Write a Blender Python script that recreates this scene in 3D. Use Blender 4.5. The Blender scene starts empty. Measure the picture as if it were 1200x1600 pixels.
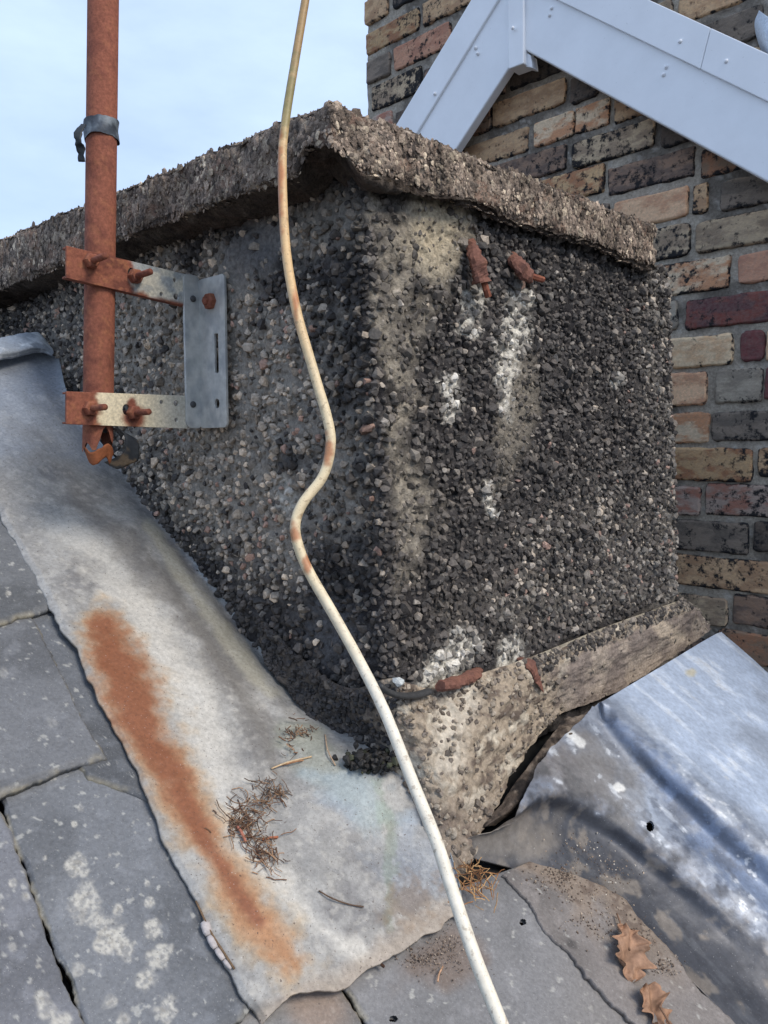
import bpy, bmesh, math, random
import numpy as np
from mathutils import Vector, Matrix

random.seed(7)
RNG = np.random.default_rng(11)
scene = bpy.context.scene

# ------------------------------------------------------------------ camera
FPX = 1200.0                       # focal length in photo pixels (photo 1200 x 1600)
CAM = np.array([0.0, 0.0, 7.0])    # eye height above the street
TH = math.atan((800 - 705) / FPX)  # looking slightly down
cd = bpy.data.cameras.new('camera')
cam = bpy.data.objects.new('camera', cd)
scene.collection.objects.link(cam)
cd.sensor_fit = 'HORIZONTAL'
cd.sensor_width = 36.0
cd.lens = 36.0 * FPX / 1200.0
cd.clip_start = 0.02
cd.clip_end = 2000
cam.location = CAM
cam.rotation_euler = (math.pi / 2 - TH, 0, 0)
scene.camera = cam

# ------------------------------------------------------------------ sky, sun, exposure
SUN_EL, SUN_AZ = 46.0, 128.0       # azimuth clockwise from the view direction
w = bpy.data.worlds.new('World')
scene.world = w
w.use_nodes = True
nt = w.node_tree
nt.nodes.clear()
n_out = nt.nodes.new('ShaderNodeOutputWorld')
n_bg = nt.nodes.new('ShaderNodeBackground')
n_sky = nt.nodes.new('ShaderNodeTexSky')
n_sky.sky_type = 'NISHITA'
n_sky.sun_disc = False
n_sky.sun_elevation = math.radians(SUN_EL)
n_sky.sun_rotation = math.radians(SUN_AZ)
n_sky.air_density = 1.0
n_sky.dust_density = 1.6
n_sky.ozone_density = 1.2
n_tc = nt.nodes.new('ShaderNodeTexCoord')
n_map = nt.nodes.new('ShaderNodeMapping')
n_map.inputs['Scale'].default_value = (1.0, 1.0, 2.6)
n_ns = nt.nodes.new('ShaderNodeTexNoise')
n_ns.inputs['Scale'].default_value = 2.3
n_ns.inputs['Detail'].default_value = 6
n_ns.inputs['Roughness'].default_value = 0.55
n_rp = nt.nodes.new('ShaderNodeMapRange')
n_rp.inputs[1].default_value = 0.36
n_rp.inputs[2].default_value = 0.68
n_rp.inputs[3].default_value = 0.55
n_rp.inputs[4].default_value = 0.95
n_mx = nt.nodes.new('ShaderNodeMix')
n_mx.data_type = 'RGBA'
n_mx.inputs[7].default_value = (5.0, 6.3, 8.7, 1)
nt.links.new(n_tc.outputs['Generated'], n_map.inputs['Vector'])
nt.links.new(n_map.outputs[0], n_ns.inputs['Vector'])
nt.links.new(n_ns.outputs[0], n_rp.inputs[0])
nt.links.new(n_rp.outputs[0], n_mx.inputs[0])
nt.links.new(n_sky.outputs[0], n_mx.inputs[6])
nt.links.new(n_mx.outputs[2], n_bg.inputs['Color'])
n_bg.inputs['Strength'].default_value = 0.085
nt.links.new(n_bg.outputs[0], n_out.inputs['Surface'])

sd = bpy.data.lights.new('sun', 'SUN')
sd.energy = 1.5
sd.angle = math.radians(24)
sd.color = (1.0, 0.91, 0.79)
sun = bpy.data.objects.new('sun', sd)
scene.collection.objects.link(sun)
_az, _el = math.radians(SUN_AZ), math.radians(SUN_EL)
sdir = Vector((math.sin(_az) * math.cos(_el), math.cos(_az) * math.cos(_el), math.sin(_el)))
sun.rotation_euler = sdir.to_track_quat('Z', 'Y').to_euler()
sun.location = (6, -4, 14)

scene.view_settings.view_transform = 'Standard'
scene.view_settings.look = 'None'
scene.view_settings.gamma = 1.0
scene.view_settings.exposure = 0.92
scene.view_settings.use_curve_mapping = False

# ------------------------------------------------------------------ photo geometry
AZ = math.radians(46.3)
L = np.array([-math.sin(AZ), math.cos(AZ), 0.0])   # along the shaded side of the stack, away
R = np.array([math.cos(AZ), math.sin(AZ), 0.0])    # along the other side, away
Z = np.array([0, 0, 1.0])
CF = np.array([0, math.cos(TH), -math.sin(TH)])
CU = np.array([0, math.sin(TH), math.cos(TH)])
CX = np.array([1.0, 0, 0])


def ray(x, y):
    return CF + CX * (x - 600) / FPX + CU * (800 - y) / FPX


def hit(x, y, p, n):
    d = ray(x, y)
    return CAM + d * (((p - CAM) @ n) / (d @ n))


def proj(P):
    q = P - CAM
    d = q @ CF
    return 600 + FPX * (q @ CX) / d, 800 - FPX * (q @ CU) / d


def lin(r, g, b, k=1.0):
    def f(c):
        c /= 255.0
        return c / 12.92 if c <= 0.04045 else ((c + 0.055) / 1.055) ** 2.4
    return np.array([f(r) * k, f(g) * k, f(b) * k])


# ------------------------------------------------------------------ noise helpers
def _hash(i, j, k, seed):
    h = (i * 374761393 + j * 668265263 + k * 2147483647 + seed * 974634777) & 0xffffffff
    h = ((h ^ (h >> 13)) * 1274126177) & 0xffffffff
    h = h ^ (h >> 16)
    return (h & 0xffffff) / float(0xffffff)


def vnoise(P, seed=0):
    P = np.asarray(P, float)
    f = np.floor(P).astype(np.int64)
    t = P - f
    t = t * t * (3 - 2 * t)
    x, y, z = f[..., 0], f[..., 1], f[..., 2]
    r = 0
    for dx in (0, 1):
        wx = t[..., 0] if dx else 1 - t[..., 0]
        for dy in (0, 1):
            wy = t[..., 1] if dy else 1 - t[..., 1]
            for dz in (0, 1):
                wz = t[..., 2] if dz else 1 - t[..., 2]
                r = r + wx * wy * wz * _hash(x + dx, y + dy, z + dz, seed)
    return r


def fbm(P, scale, octv=4, seed=0, gain=0.5):
    P = np.asarray(P, float) * scale
    a, s, tot = 1.0, 0, 0
    for o in range(octv):
        s = s + a * vnoise(P * (2.03 ** o) + 17.3 * o, seed + o)
        tot += a
        a *= gain
    return s / tot          # about 0..1, mean .5


def sstep(a, b, x):
    t = np.clip((x - a) / (b - a), 0, 1)
    return t * t * (3 - 2 * t)


def mixc(C, c, m):
    m = np.asarray(m)[..., None]
    return C * (1 - m) + np.asarray(c) * m


def blob(x, y, cx, cy, rx, ry, rot=0, soft=0.5, wob=0):
    c, s = math.cos(math.radians(rot)), math.sin(math.radians(rot))
    u = ((x - cx) * c + (y - cy) * s) / rx
    v = (-(x - cx) * s + (y - cy) * c) / ry
    return 1 - sstep(1 - soft, 1 + soft, np.sqrt(u * u + v * v) + wob)


def pline(x, y, pts, rad, soft=0.5, wob=0):
    """mask round a polyline in photo pixels; rad may be a list"""
    best = np.full(np.shape(x), 9e9)
    n = len(pts)
    rr = rad if isinstance(rad, (list, tuple)) else [rad] * n
    for i in range(n - 1):
        ax, ay = pts[i]
        bx, by = pts[i + 1]
        dx, dy = bx - ax, by - ay
        t = np.clip(((x - ax) * dx + (y - ay) * dy) / (dx * dx + dy * dy + 1e-9), 0, 1)
        r = rr[i] + (rr[i + 1] - rr[i]) * t
        best = np.minimum(best, np.hypot(x - ax - t * dx, y - ay - t * dy) / r)
    return 1 - sstep(1 - soft, 1 + soft, best + wob)


# ------------------------------------------------------------------ object helpers
COL = scene.collection


def tag(o, label=None, cat=None, group=None, kind=None):
    if label: o['label'] = label
    if cat: o['category'] = cat
    if group: o['group'] = group
    if kind: o['kind'] = kind
    return o


def empty(name, loc, label=None, cat=None, group=None, kind=None):
    o = bpy.data.objects.new(name, None)
    o.empty_display_size = 0.05
    COL.objects.link(o)
    o.location = [float(v) for v in loc]
    return tag(o, label, cat, group, kind)


def put(o, parent):
    if parent is not None:
        o.parent = parent
        if parent.parent is None:          # deeper parents already sit at the world origin
            o.matrix_parent_inverse = Matrix.Translation(parent.location).inverted()


def mk(name, V, Fc, mat, parent=None, cols=None, smooth=False):
    """V (n,3) world coordinates; Fc an (m,k) array or a list of tuples"""
    me = bpy.data.meshes.new(name)
    V = np.asarray(V, np.float32)
    if isinstance(Fc, np.ndarray):
        m, k = Fc.shape
        me.vertices.add(len(V))
        me.vertices.foreach_set('co', V.ravel())
        me.loops.add(m * k)
        me.loops.foreach_set('vertex_index', Fc.astype(np.int32).ravel())
        me.polygons.add(m)
        me.polygons.foreach_set('loop_start', np.arange(0, m * k, k, dtype=np.int32))
        try:
            me.polygons.foreach_set('loop_total', np.full(m, k, np.int32))
        except Exception:
            pass
        me.update(calc_edges=True)
    else:
        me.from_pydata([tuple(map(float, v)) for v in V], [], [tuple(int(i) for i in f) for f in Fc])
        me.update()
    if cols is not None:
        at = me.color_attributes.new('Col', 'FLOAT_COLOR', 'POINT')
        c4 = np.ones((len(V), 4), np.float32)
        c4[:, :3] = np.clip(cols, 0.0, 1.0)
        at.data.foreach_set('color', c4.ravel())
    me.polygons.foreach_set('use_smooth', np.full(len(me.polygons), smooth))
    me.materials.append(mat)
    o = bpy.data.objects.new(name, me)
    COL.objects.link(o)
    put(o, parent)
    return o


def gfaces(n, m, off=0, flip=False):
    i, j = np.meshgrid(np.arange(n - 1), np.arange(m - 1), indexing='ij')
    a = (i * m + j).ravel() + off
    f = np.stack([a, a + 1, a + m + 1, a + m], 1)
    return f[:, ::-1] if flip else f


def gridmesh(name, P, mat, parent=None, cols=None, back=None, holes=None, smooth=True, flip=False):
    """P (n,m,3); back: vector (or (n,m,3)) from the face to its reverse: a closed solid"""
    n, m = P.shape[:2]
    V = P.reshape(-1, 3)
    F1 = gfaces(n, m, 0, flip)
    keep = np.ones(len(F1), bool)
    if holes is not None:
        keep = ~holes.ravel()
    C = None if cols is None else cols.reshape(-1, 3)
    if back is None:
        return mk(name, V, F1[keep], mat, parent, C, smooth)
    V2 = (P + back).reshape(-1, 3)
    F2 = gfaces(n, m, n * m, not flip)
    ring = [(0, j) for j in range(m)] + [(i, m - 1) for i in range(1, n)] + \
           [(n - 1, j) for j in range(m - 2, -1, -1)] + [(i, 0) for i in range(n - 2, 0, -1)]
    r = np.array([i * m + j for i, j in ring])
    r2 = np.roll(r, -1)
    S = np.stack([r, r + n * m, r2 + n * m, r2], 1)
    if not flip:
        S = S[:, ::-1]
    S = S[:, ::-1]
    Fc = np.concatenate([F1[keep], F2[keep], S])
    VV = np.concatenate([V, V2])
    CC = None if C is None else np.concatenate([C, C])
    return mk(name, VV, Fc, mat, parent, CC, smooth)


def tube_arrays(pts, radii, n=8, flat=1.0, jit=0):
    pts = np.asarray(pts, float)
    k = len(pts)
    radii = np.full(k, radii, float) if np.isscalar(radii) else np.asarray(radii, float)
    T = np.gradient(pts, axis=0)
    T /= np.linalg.norm(T, axis=1)[:, None] + 1e-12
    a = np.array([0, 0, 1.0]) if abs(T[0][2]) < 0.9 else np.array([1.0, 0, 0])
    N = np.cross(T[0], a)
    N /= np.linalg.norm(N)
    V = []
    ang = np.linspace(0, 2 * math.pi, n, endpoint=False)
    for i in range(k):
        N = N - T[i] * (N @ T[i])
        N /= np.linalg.norm(N) + 1e-12
        B = np.cross(T[i], N)
        rr = radii[i] * (1 + jit * RNG.uniform(-1, 1, n))
        V.append(pts[i] + np.outer(np.cos(ang) * rr, N) + np.outer(np.sin(ang) * rr * flat, B))
    V = np.concatenate(V)
    F = []
    for i in range(k - 1):
        for j in range(n):
            F.append((i * n + j, i * n + (j + 1) % n, (i + 1) * n + (j + 1) % n, (i + 1) * n + j))
    F.append(tuple(range(n))[::-1])
    F.append(tuple((k - 1) * n + j for j in range(n)))
    return V, F


def tube(name, pts, radii, mat, parent=None, n=8, flat=1.0, cols=None, jit=0, smooth=True):
    V, F = tube_arrays(pts, radii, n, flat, jit)
    c = None
    if cols is not None:
        c = cols(V) if callable(cols) else np.tile(np.asarray(cols), (len(V), 1))
    return mk(name, V, F, mat, parent, c, smooth)


def crom(A, t):
    """Catmull-Rom along axis 0 of A at parameters t in [0, n-1]"""
    n = len(A)
    i = np.clip(np.floor(t).astype(int), 0, n - 2)
    f = (t - i).reshape((-1,) + (1,) * (A.ndim - 1))
    p1, p2 = A[i], A[i + 1]
    p0 = np.where((i > 0).reshape(f.shape), A[np.maximum(i - 1, 0)], 2 * p1 - p2)
    p3 = np.where((i < n - 2).reshape(f.shape), A[np.minimum(i + 2, n - 1)], 2 * p2 - p1)
    return 0.5 * (2 * p1 + (p2 - p0) * f + (2 * p0 - 5 * p1 + 4 * p2 - p3) * f ** 2 + (3 * p1 - p0 - 3 * p2 + p3) * f ** 3)


def csurf(G, n, m):
    G = np.asarray(G, float)
    A = crom(G, np.linspace(0, len(G) - 1, n))
    A = crom(np.swapaxes(A, 0, 1), np.linspace(0, G.shape[1] - 1, m))
    return np.swapaxes(A, 0, 1)


def spline(pts, n):
    return crom(np.asarray(pts, float), np.linspace(0, len(pts) - 1, n))


def gnormals(P):
    du = np.gradient(P, axis=0)
    dv = np.gradient(P, axis=1)
    N = np.cross(du, dv)
    return N / (np.linalg.norm(N, axis=-1, keepdims=True) + 1e-12)


# ------------------------------------------------------------------ materials
def newmat(name):
    m = bpy.data.materials.new(name)
    m.use_nodes = True
    t = m.node_tree
    b = t.nodes['Principled BSDF']
    return m, t, b


def add_bump(t, b, vec, scale, strength, dist, detail=8, rough=0.6):
    ns = t.nodes.new('ShaderNodeTexNoise')
    ns.inputs['Scale'].default_value = scale
    ns.inputs['Detail'].default_value = detail
    ns.inputs['Roughness'].default_value = rough
    t.links.new(vec, ns.inputs['Vector'])
    bp = t.nodes.new('ShaderNodeBump')
    bp.inputs['Strength'].default_value = strength
    bp.inputs['Distance'].default_value = dist
    t.links.new(ns.outputs[0], bp.inputs['Height'])
    t.links.new(bp.outputs[0], b.inputs['Normal'])
    return ns


def attr_mat(name, rough=0.9, spec=0.3, bump=(300, 0.5, 0.002), var=(0.7, 1.3, 220), metal=0.0, rvar=0.0, specks=()):
    m, t, b = newmat(name)
    at = t.nodes.new('ShaderNodeAttribute')
    at.attribute_name = 'Col'
    geo = t.nodes.new('ShaderNodeNewGeometry')
    ns = t.nodes.new('ShaderNodeTexNoise')
    ns.inputs['Scale'].default_value = var[2]
    ns.inputs['Detail'].default_value = 7
    ns.inputs['Roughness'].default_value = 0.65
    t.links.new(geo.outputs['Position'], ns.inputs['Vector'])
    mr = t.nodes.new('ShaderNodeMapRange')
    mr.inputs[1].default_value = 0.3
    mr.inputs[2].default_value = 0.7
    mr.inputs[3].default_value = var[0]
    mr.inputs[4].default_value = var[1]
    t.links.new(ns.outputs[0], mr.inputs[0])
    vm = t.nodes.new('ShaderNodeVectorMath')
    vm.operation = 'SCALE'
    t.links.new(at.outputs['Color'], vm.inputs[0])
    t.links.new(mr.outputs[0], vm.inputs['Scale'])
    out = vm.outputs[0]
    for scl, lo, hi, colr, amt in specks:
        n3 = t.nodes.new('ShaderNodeTexNoise')
        n3.inputs['Scale'].default_value = scl
        n3.inputs['Detail'].default_value = 3
        t.links.new(geo.outputs['Position'], n3.inputs['Vector'])
        m3_ = t.nodes.new('ShaderNodeMapRange')
        m3_.inputs[1].default_value = lo
        m3_.inputs[2].default_value = hi
        m3_.inputs[4].default_value = amt
        t.links.new(n3.outputs[0], m3_.inputs[0])
        mx_ = t.nodes.new('ShaderNodeMix')
        mx_.data_type = 'RGBA'
        t.links.new(m3_.outputs[0], mx_.inputs[0])
        t.links.new(out, mx_.inputs[6])
        mx_.inputs[7].default_value = (*colr, 1)
        out = mx_.outputs[2]
    t.links.new(out, b.inputs['Base Color'])
    b.inputs['Roughness'].default_value = rough
    b.inputs['Specular IOR Level'].default_value = spec
    b.inputs['Metallic'].default_value = metal
    if rvar:
        n2 = t.nodes.new('ShaderNodeTexNoise')
        n2.inputs['Scale'].default_value = 22
        n2.inputs['Detail'].default_value = 5
        t.links.new(geo.outputs['Position'], n2.inputs['Vector'])
        m2 = t.nodes.new('ShaderNodeMapRange')
        m2.inputs[1].default_value = 0.3
        m2.inputs[2].default_value = 0.7
        m2.inputs[3].default_value = rough - rvar
        m2.inputs[4].default_value = rough + rvar
        t.links.new(n2.outputs[0], m2.inputs[0])
        t.links.new(m2.outputs[0], b.inputs['Roughness'])
    if bump:
        add_bump(t, b, geo.outputs['Position'], *bump)
    return m


M_RENDER = attr_mat('sooty_render', 0.95, 0.2, (260, 0.9, 0.004), (0.55, 1.45, 160))
M_PEBBLE = attr_mat('pebble_stone', 0.64, 0.4, (420, 0.5, 0.0015), (0.6, 1.4, 330))
M_CAP = attr_mat('cap_concrete', 0.95, 0.2, (280, 1.0, 0.004), (0.5, 1.5, 190))
M_MORTAR = attr_mat('mortar', 0.95, 0.2, (240, 0.8, 0.003), (0.65, 1.35, 150))
M_LEAD = attr_mat('weathered_lead', 0.62, 0.4, (90, 0.16, 0.002), (0.78, 1.2, 200), 0.12, 0.14,
                  ((330, .67, .71, (.07, .045, .035), .8), (900, .62, .70, (.09, .07, .06), .6), (520, .68, .74, (.62, .62, .6), .5)))
M_LEAD2 = attr_mat('shiny_lead', 0.52, 0.45, (60, 0.2, 0.003), (0.8, 1.18, 130), 0.3, 0.14,
                   ((600, .69, .74, (.55, .55, .54), .5), (420, .68, .73, (.05, .04, .035), .6)))
M_SLATE = attr_mat('slate', 0.66, 0.4, (130, 0.5, 0.003), (0.8, 1.2, 260), 0, 0.1,
                   ((700, .64, .72, (.42, .42, .40), .45), (420, .66, .72, (.05, .05, .055), .5)))
M_RUST = attr_mat('rust', 0.85, 0.25, (420, 0.5, 0.001), (0.7, 1.3, 260))
M_GALV = attr_mat('galvanised_steel', 0.5, 0.5, (180, 0.15, 0.001), (0.85, 1.15, 90), 0.25, 0.1)
M_CABLE = attr_mat('cable_sheath', 0.5, 0.4, (300, 0.15, 0.0006), (0.85, 1.12, 150), 0, 0, ((240, .60, .68, (.20, .13, .07), .45), (700, .62, .7, (.12, .09, .06), .4)))
M_TAPE = attr_mat('old_tape', 0.55, 0.4, (200, 0.4, 0.001), (0.7, 1.3, 200))
M_LEAF = attr_mat('dry_leaf', 0.8, 0.3, (200, 0.4, 0.001), (0.75, 1.25, 150))
M_DEBRIS = attr_mat('dry_twigs', 0.9, 0.2, None, (0.6, 1.4, 300))
M_GROUND = attr_mat('street_ground', 0.9, 0.2, None, (0.7, 1.3, 0.8))
M_DARK = attr_mat('roof_felt', 0.95, 0.1, None, (0.7, 1.3, 60))
M_UPVC = attr_mat('white_plastic', 0.34, 0.5, None, (0.93, 1.02, 9), 0, 0, ((160, .70, .80, (.30, .30, .27), .35),))

# brick: colours come per brick from object properties
M_BRICK, t, b = newmat('old_brick')
oi = t.nodes.new('ShaderNodeObjectInfo')
tc = t.nodes.new('ShaderNodeTexCoord')
sc_ = t.nodes.new('ShaderNodeMath'); sc_.operation = 'MULTIPLY'; sc_.inputs[1].default_value = 57.0
t.links.new(oi.outputs['Random'], sc_.inputs[0])
va = t.nodes.new('ShaderNodeVectorMath'); va.operation = 'ADD'
t.links.new(tc.outputs['Object'], va.inputs[0]); t.links.new(sc_.outputs[0], va.inputs[1])


def attr_obj(nm):
    a = t.nodes.new('ShaderNodeAttribute'); a.attribute_type = 'OBJECT'; a.attribute_name = nm
    return a


def noise_mask(scale, lo, hi, detail=5, vec=None, rough=0.6):
    ns = t.nodes.new('ShaderNodeTexNoise'); ns.inputs['Scale'].default_value = scale
    ns.inputs['Detail'].default_value = detail; ns.inputs['Roughness'].default_value = rough
    t.links.new(vec or va.outputs[0], ns.inputs['Vector'])
    mr = t.nodes.new('ShaderNodeMapRange'); mr.inputs[1].default_value = lo; mr.inputs[2].default_value = hi
    t.links.new(ns.outputs[0], mr.inputs[0])
    return ns, mr


def mixn(a_out, b_out, f_out):
    mx = t.nodes.new('ShaderNodeMix'); mx.data_type = 'RGBA'
    t.links.new(f_out, mx.inputs[0]); t.links.new(a_out, mx.inputs[6])
    if isinstance(b_out, tuple): mx.inputs[7].default_value = b_out
    else: t.links.new(b_out, mx.inputs[7])
    return mx.outputs[2]


mp = t.nodes.new('ShaderNodeMapping'); mp.inputs['Scale'].default_value = (1.0, 1.0, 2.2)
t.links.new(va.outputs[0], mp.inputs['Vector'])
_, m1 = noise_mask(17, 0.44, 0.56, 5, mp.outputs[0])
c = mixn(attr_obj('c1').outputs['Color'], attr_obj('c2').outputs['Color'], m1.outputs[0])
_, mg = noise_mask(150, 0.25, 0.8, 6)
c = mixn(c, (0.20, 0.17, 0.14, 1), (lambda q: (setattr(q.inputs[4], 'default_value', 0.55), q.outputs[0])[1])(mg))
so = attr_obj('soot')
ea = t.nodes.new('ShaderNodeAttribute'); ea.attribute_name = 'Col'
ns3, m3 = noise_mask(55, 0.5, 0.56, 6, None, 0.7)
sub = t.nodes.new('ShaderNodeMath'); sub.operation = 'ADD'
t.links.new(ns3.outputs[0], sub.inputs[0]); t.links.new(so.outputs['Fac'], sub.inputs[1])
sub2 = t.nodes.new('ShaderNodeMath'); sub2.operation = 'ADD'
t.links.new(sub.outputs[0], sub2.inputs[0]); t.links.new(ea.outputs['Fac'], sub2.inputs[1])
gp = t.nodes.new('ShaderNodeNewGeometry')
nw_ = t.nodes.new('ShaderNodeTexNoise'); nw_.inputs['Scale'].default_value = 5.0; nw_.inputs['Detail'].default_value = 4
t.links.new(gp.outputs['Position'], nw_.inputs['Vector'])
mw_ = t.nodes.new('ShaderNodeMapRange'); mw_.inputs[1].default_value = .35; mw_.inputs[2].default_value = .7; mw_.inputs[3].default_value = .0; mw_.inputs[4].default_value = .14
t.links.new(nw_.outputs[0], mw_.inputs[0])
sub3 = t.nodes.new('ShaderNodeMath'); sub3.operation = 'ADD'
t.links.new(sub2.outputs[0], sub3.inputs[0]); t.links.new(mw_.outputs[0], sub3.inputs[1])
t.links.new(sub3.outputs[0], m3.inputs[0]); m3.inputs[1].default_value = 0.66; m3.inputs[2].default_value = 0.76
c = mixn(c, (0.022, 0.021, 0.022, 1), m3.outputs[0])
t.links.new(c, b.inputs['Base Color'])
b.inputs['Roughness'].default_value = 0.92
b.inputs['Specular IOR Level'].default_value = 0.2
add_bump(t, b, va.outputs[0], 130, 0.8, 0.003)

# ------------------------------------------------------------------ street far below
gx = np.linspace(-600, 600, 13)
P = np.stack(np.meshgrid(gx, gx, indexing='ij') + [np.zeros((13, 13))], -1)
gr = gridmesh('ground', P, M_GROUND, None, np.full((13, 13, 3), 0.07), flip=True)
tag(gr, kind='structure')

# ------------------------------------------------------------------ chimney stack
DC = 0.90
C0 = CAM + np.array([0.006, DC, 0.0])          # plan position of the near corner
SH = -0.0565                                    # the stack leans a little
ZB = -0.251


def shear(P):
    P = np.array(P, float)
    P[..., 0] += SH * (P[..., 2] - CAM[2] - ZB)
    return P


# the two faces as (sheared) planes
_a = shear(C0 + Z * ZB)
_b = shear(C0 + Z * 0.3)
UPV = (_b - _a) / np.linalg.norm(_b - _a)
NL = np.cross(L, UPV); NL /= np.linalg.norm(NL)
if NL @ (CAM - _a) < 0: NL = -NL
NR = np.cross(R, UPV); NR /= np.linalg.norm(NR)
if NR @ (CAM - _a) < 0: NR = -NR


def on_left(x, y, off=0.0):
    return hit(x, y, _a + NL * off, NL)


def on_right(x, y, off=0.0):
    return hit(x, y, _a + NR * off, NR)


# roof plane: rises along the shaded side, level along R
P2 = on_left(600, 1236)
P1 = on_left(90, 620)
S = (P1 - P2) / np.linalg.norm(P1 - P2)         # up the slope
NW = np.cross(R, S); NW /= np.linalg.norm(NW)
if NW[2] < 0: NW = -NW
SS = np.cross(NW, R); SS /= np.linalg.norm(SS)
if SS @ S < 0: SS = -SS


def roof(x, y, wmm=0.0):
    return hit(x, y, P2 + NW * (wmm / 1000.0), NW)


def roof_uvw(p):
    q = p - P2
    return np.array([q @ R, q @ SS, q @ NW])


def roof_xyz(A):
    A = np.asarray(A)
    return P2 + A[..., :1] * R + A[..., 1:2] * SS + A[..., 2:3] * NW


def roof_w(P):
    return (P - P2) @ NW


def roofgrid(G, n, m):
    """G rows of (px, py, w_mm): a smooth sheet over the roof plane"""
    A = np.array([[roof_uvw(roof(*q)) for q in row] for row in G])
    return csurf(A, n, m)


stack = empty('chimney_stack', C0 + Z * -0.42,
              'squat chimney stack in sooty black pebbledash under a rough concrete cap', 'chimney')

UL, UR, ZT, ZLO = 1.30, 0.835, 0.345, -0.43
RND = 0.016


def plan(u):
    """plan path: u<0 the shaded face, 0..UR the other, then the far return"""
    u = np.asarray(u, float)
    P = np.where((u < 0)[..., None], C0 - L * u[..., None], C0 + R * u[..., None])
    far = C0 + R * UR
    P = np.where((u > UR)[..., None], far + L * (u - UR)[..., None], P)
    N = np.where((u < 0)[..., None], -R, np.where((u > UR)[..., None], R, -L))
    # rounded corners
    for uc, d1, d2 in ((0.0, L, R), (UR, -R, L)):
        d = u - uc
        k = np.clip(1 - np.abs(d) / RND, 0, 1)
        cp = C0 if uc == 0 else far
        inw = (d1 + d2) / math.sqrt(2)
        P = P + inw * (k ** 2 * RND * 0.45)[..., None]
        n1, n2 = (-R, -L) if uc == 0 else (-L, R)
        tt = np.clip(0.5 + 0.5 * d / RND, 0, 1)[..., None]
        near = (np.abs(d) < RND)[..., None]
        N = np.where(near, n1 * (1 - tt) + n2 * tt, N)
    N = N / np.linalg.norm(N, axis=-1, keepdims=True)
    return P, N


def wall_point(u, z, off=0.0):
    P, N = plan(u)
    P = P + Z * np.asarray(z)[..., None] + N * np.asarray(off)[..., None]
    return shear(P), N


def wall_masks(P, u):
    """soot, cement, white (lime) and sparse masks, as the stains lie in the photograph"""
    x, y = proj(P)
    n1 = fbm(P, 14, 4, 3) - 0.5
    n2 = fbm(P, 45, 4, 9) - 0.5
    left = u < 0
    pale = np.maximum(blob(x, y, 335, 605, 185, 270, -22, 0.45, n1 * 1.6),
                      0.75 * blob(x, y, 430, 800, 90, 120, 0, 0.5, n1 * 1.6))
    pale = np.maximum(pale, 0.8 * blob(x, y, 470, 345, 90, 60, 0, .5, n1))
    pale = np.maximum(pale, 0.55 * blob(x, y, 130, 510, 130, 70, -20, .5, n1 * 1.6))
    pale = np.where(left, pale, 0)
    rp = np.maximum(sstep(985, 1060, x + n1 * 120) * 0.5, blob(x, y, 930, 880, 130, 110, 0, 0.5, n1 * 1.8) * 0.3)
    rp = np.maximum(rp, 0.4 * blob(x, y, 840, 930, 60, 60, 0, .6, n1 * 2))
    pale = np.where(left, pale, rp)
    edge = 598 + (y - 640) * 0.055
    cem = (1 - sstep(5, 85, x - edge + n1 * 260)) * sstep(1010, 760, y + n1 * 300) * sstep(-16, 6, x - edge + n1 * 90) * (.4 + .6 * sstep(.40, .56, n2 + .5))
    cem = np.maximum(cem, np.where(left, 0, blob(x, y, 672, 352, 62, 68, 20, 0.35, n1 * 1.6)))
    cem = np.maximum(cem, np.where(left, 0, 0.9 * blob(x, y, 640, 270, 80, 30, 20, 0.4, n1 * 1.6)))
    cem = np.maximum(cem, np.where(left, 0, 0.6 * blob(x, y, 800, 640, 30, 90, 5, 0.5, n1 * 2)))
    lime = pline(x, y, [(738, 470), (738, 505)], 18, .6, n2 * 2.2)
    lime = np.maximum(lime, pline(x, y, [(812, 465), (800, 520), (790, 580), (790, 650)], [16, 24, 17, 9], .6, n2 * 2.2))
    lime = np.maximum(lime, pline(x, y, [(700, 600), (708, 645)], 14, .6, n2 * 2.2))
    lime = np.maximum(lime, pline(x, y, [(762, 760), (768, 800)], 8, .6, n2 * 2.4))
    lime = np.maximum(lime, pline(x, y, [(680, 1060), (712, 1030), (725, 1005)], 22, .6, n2 * 2.4))
    lime = np.maximum(lime, pline(x, y, [(790, 1040), (805, 1010)], 16, .6, n2 * 2.4))
    lime = np.maximum(lime, 0.8 * blob(x, y, 962, 594, 11, 12, 0, .5, n2))
    lime = np.maximum(lime, 0.7 * blob(x, y, 445, 780, 16, 26, 0, .6, n2 * 2))
    lime = np.maximum(lime, 0.9 * blob(x, y, 96, 580, 12, 18, 0, .5, n2 * 2))
    lime = lime * (.25 + .75 * sstep(.40, .60, fbm(P, 110, 3, 12)))
    smooth_ = np.where(left, blob(x, y, 400, 385, 50, 40, -25, .5, n1 * 1.4), 0)   # bare mortar below the cap
    smooth_ = np.maximum(smooth_, np.where(left, .8 * blob(x, y, 520, 990, 45, 60, 0, .5, n1 * 1.6), 0))
    return x, y, n1, n2, pale, cem, lime, smooth_


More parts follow.
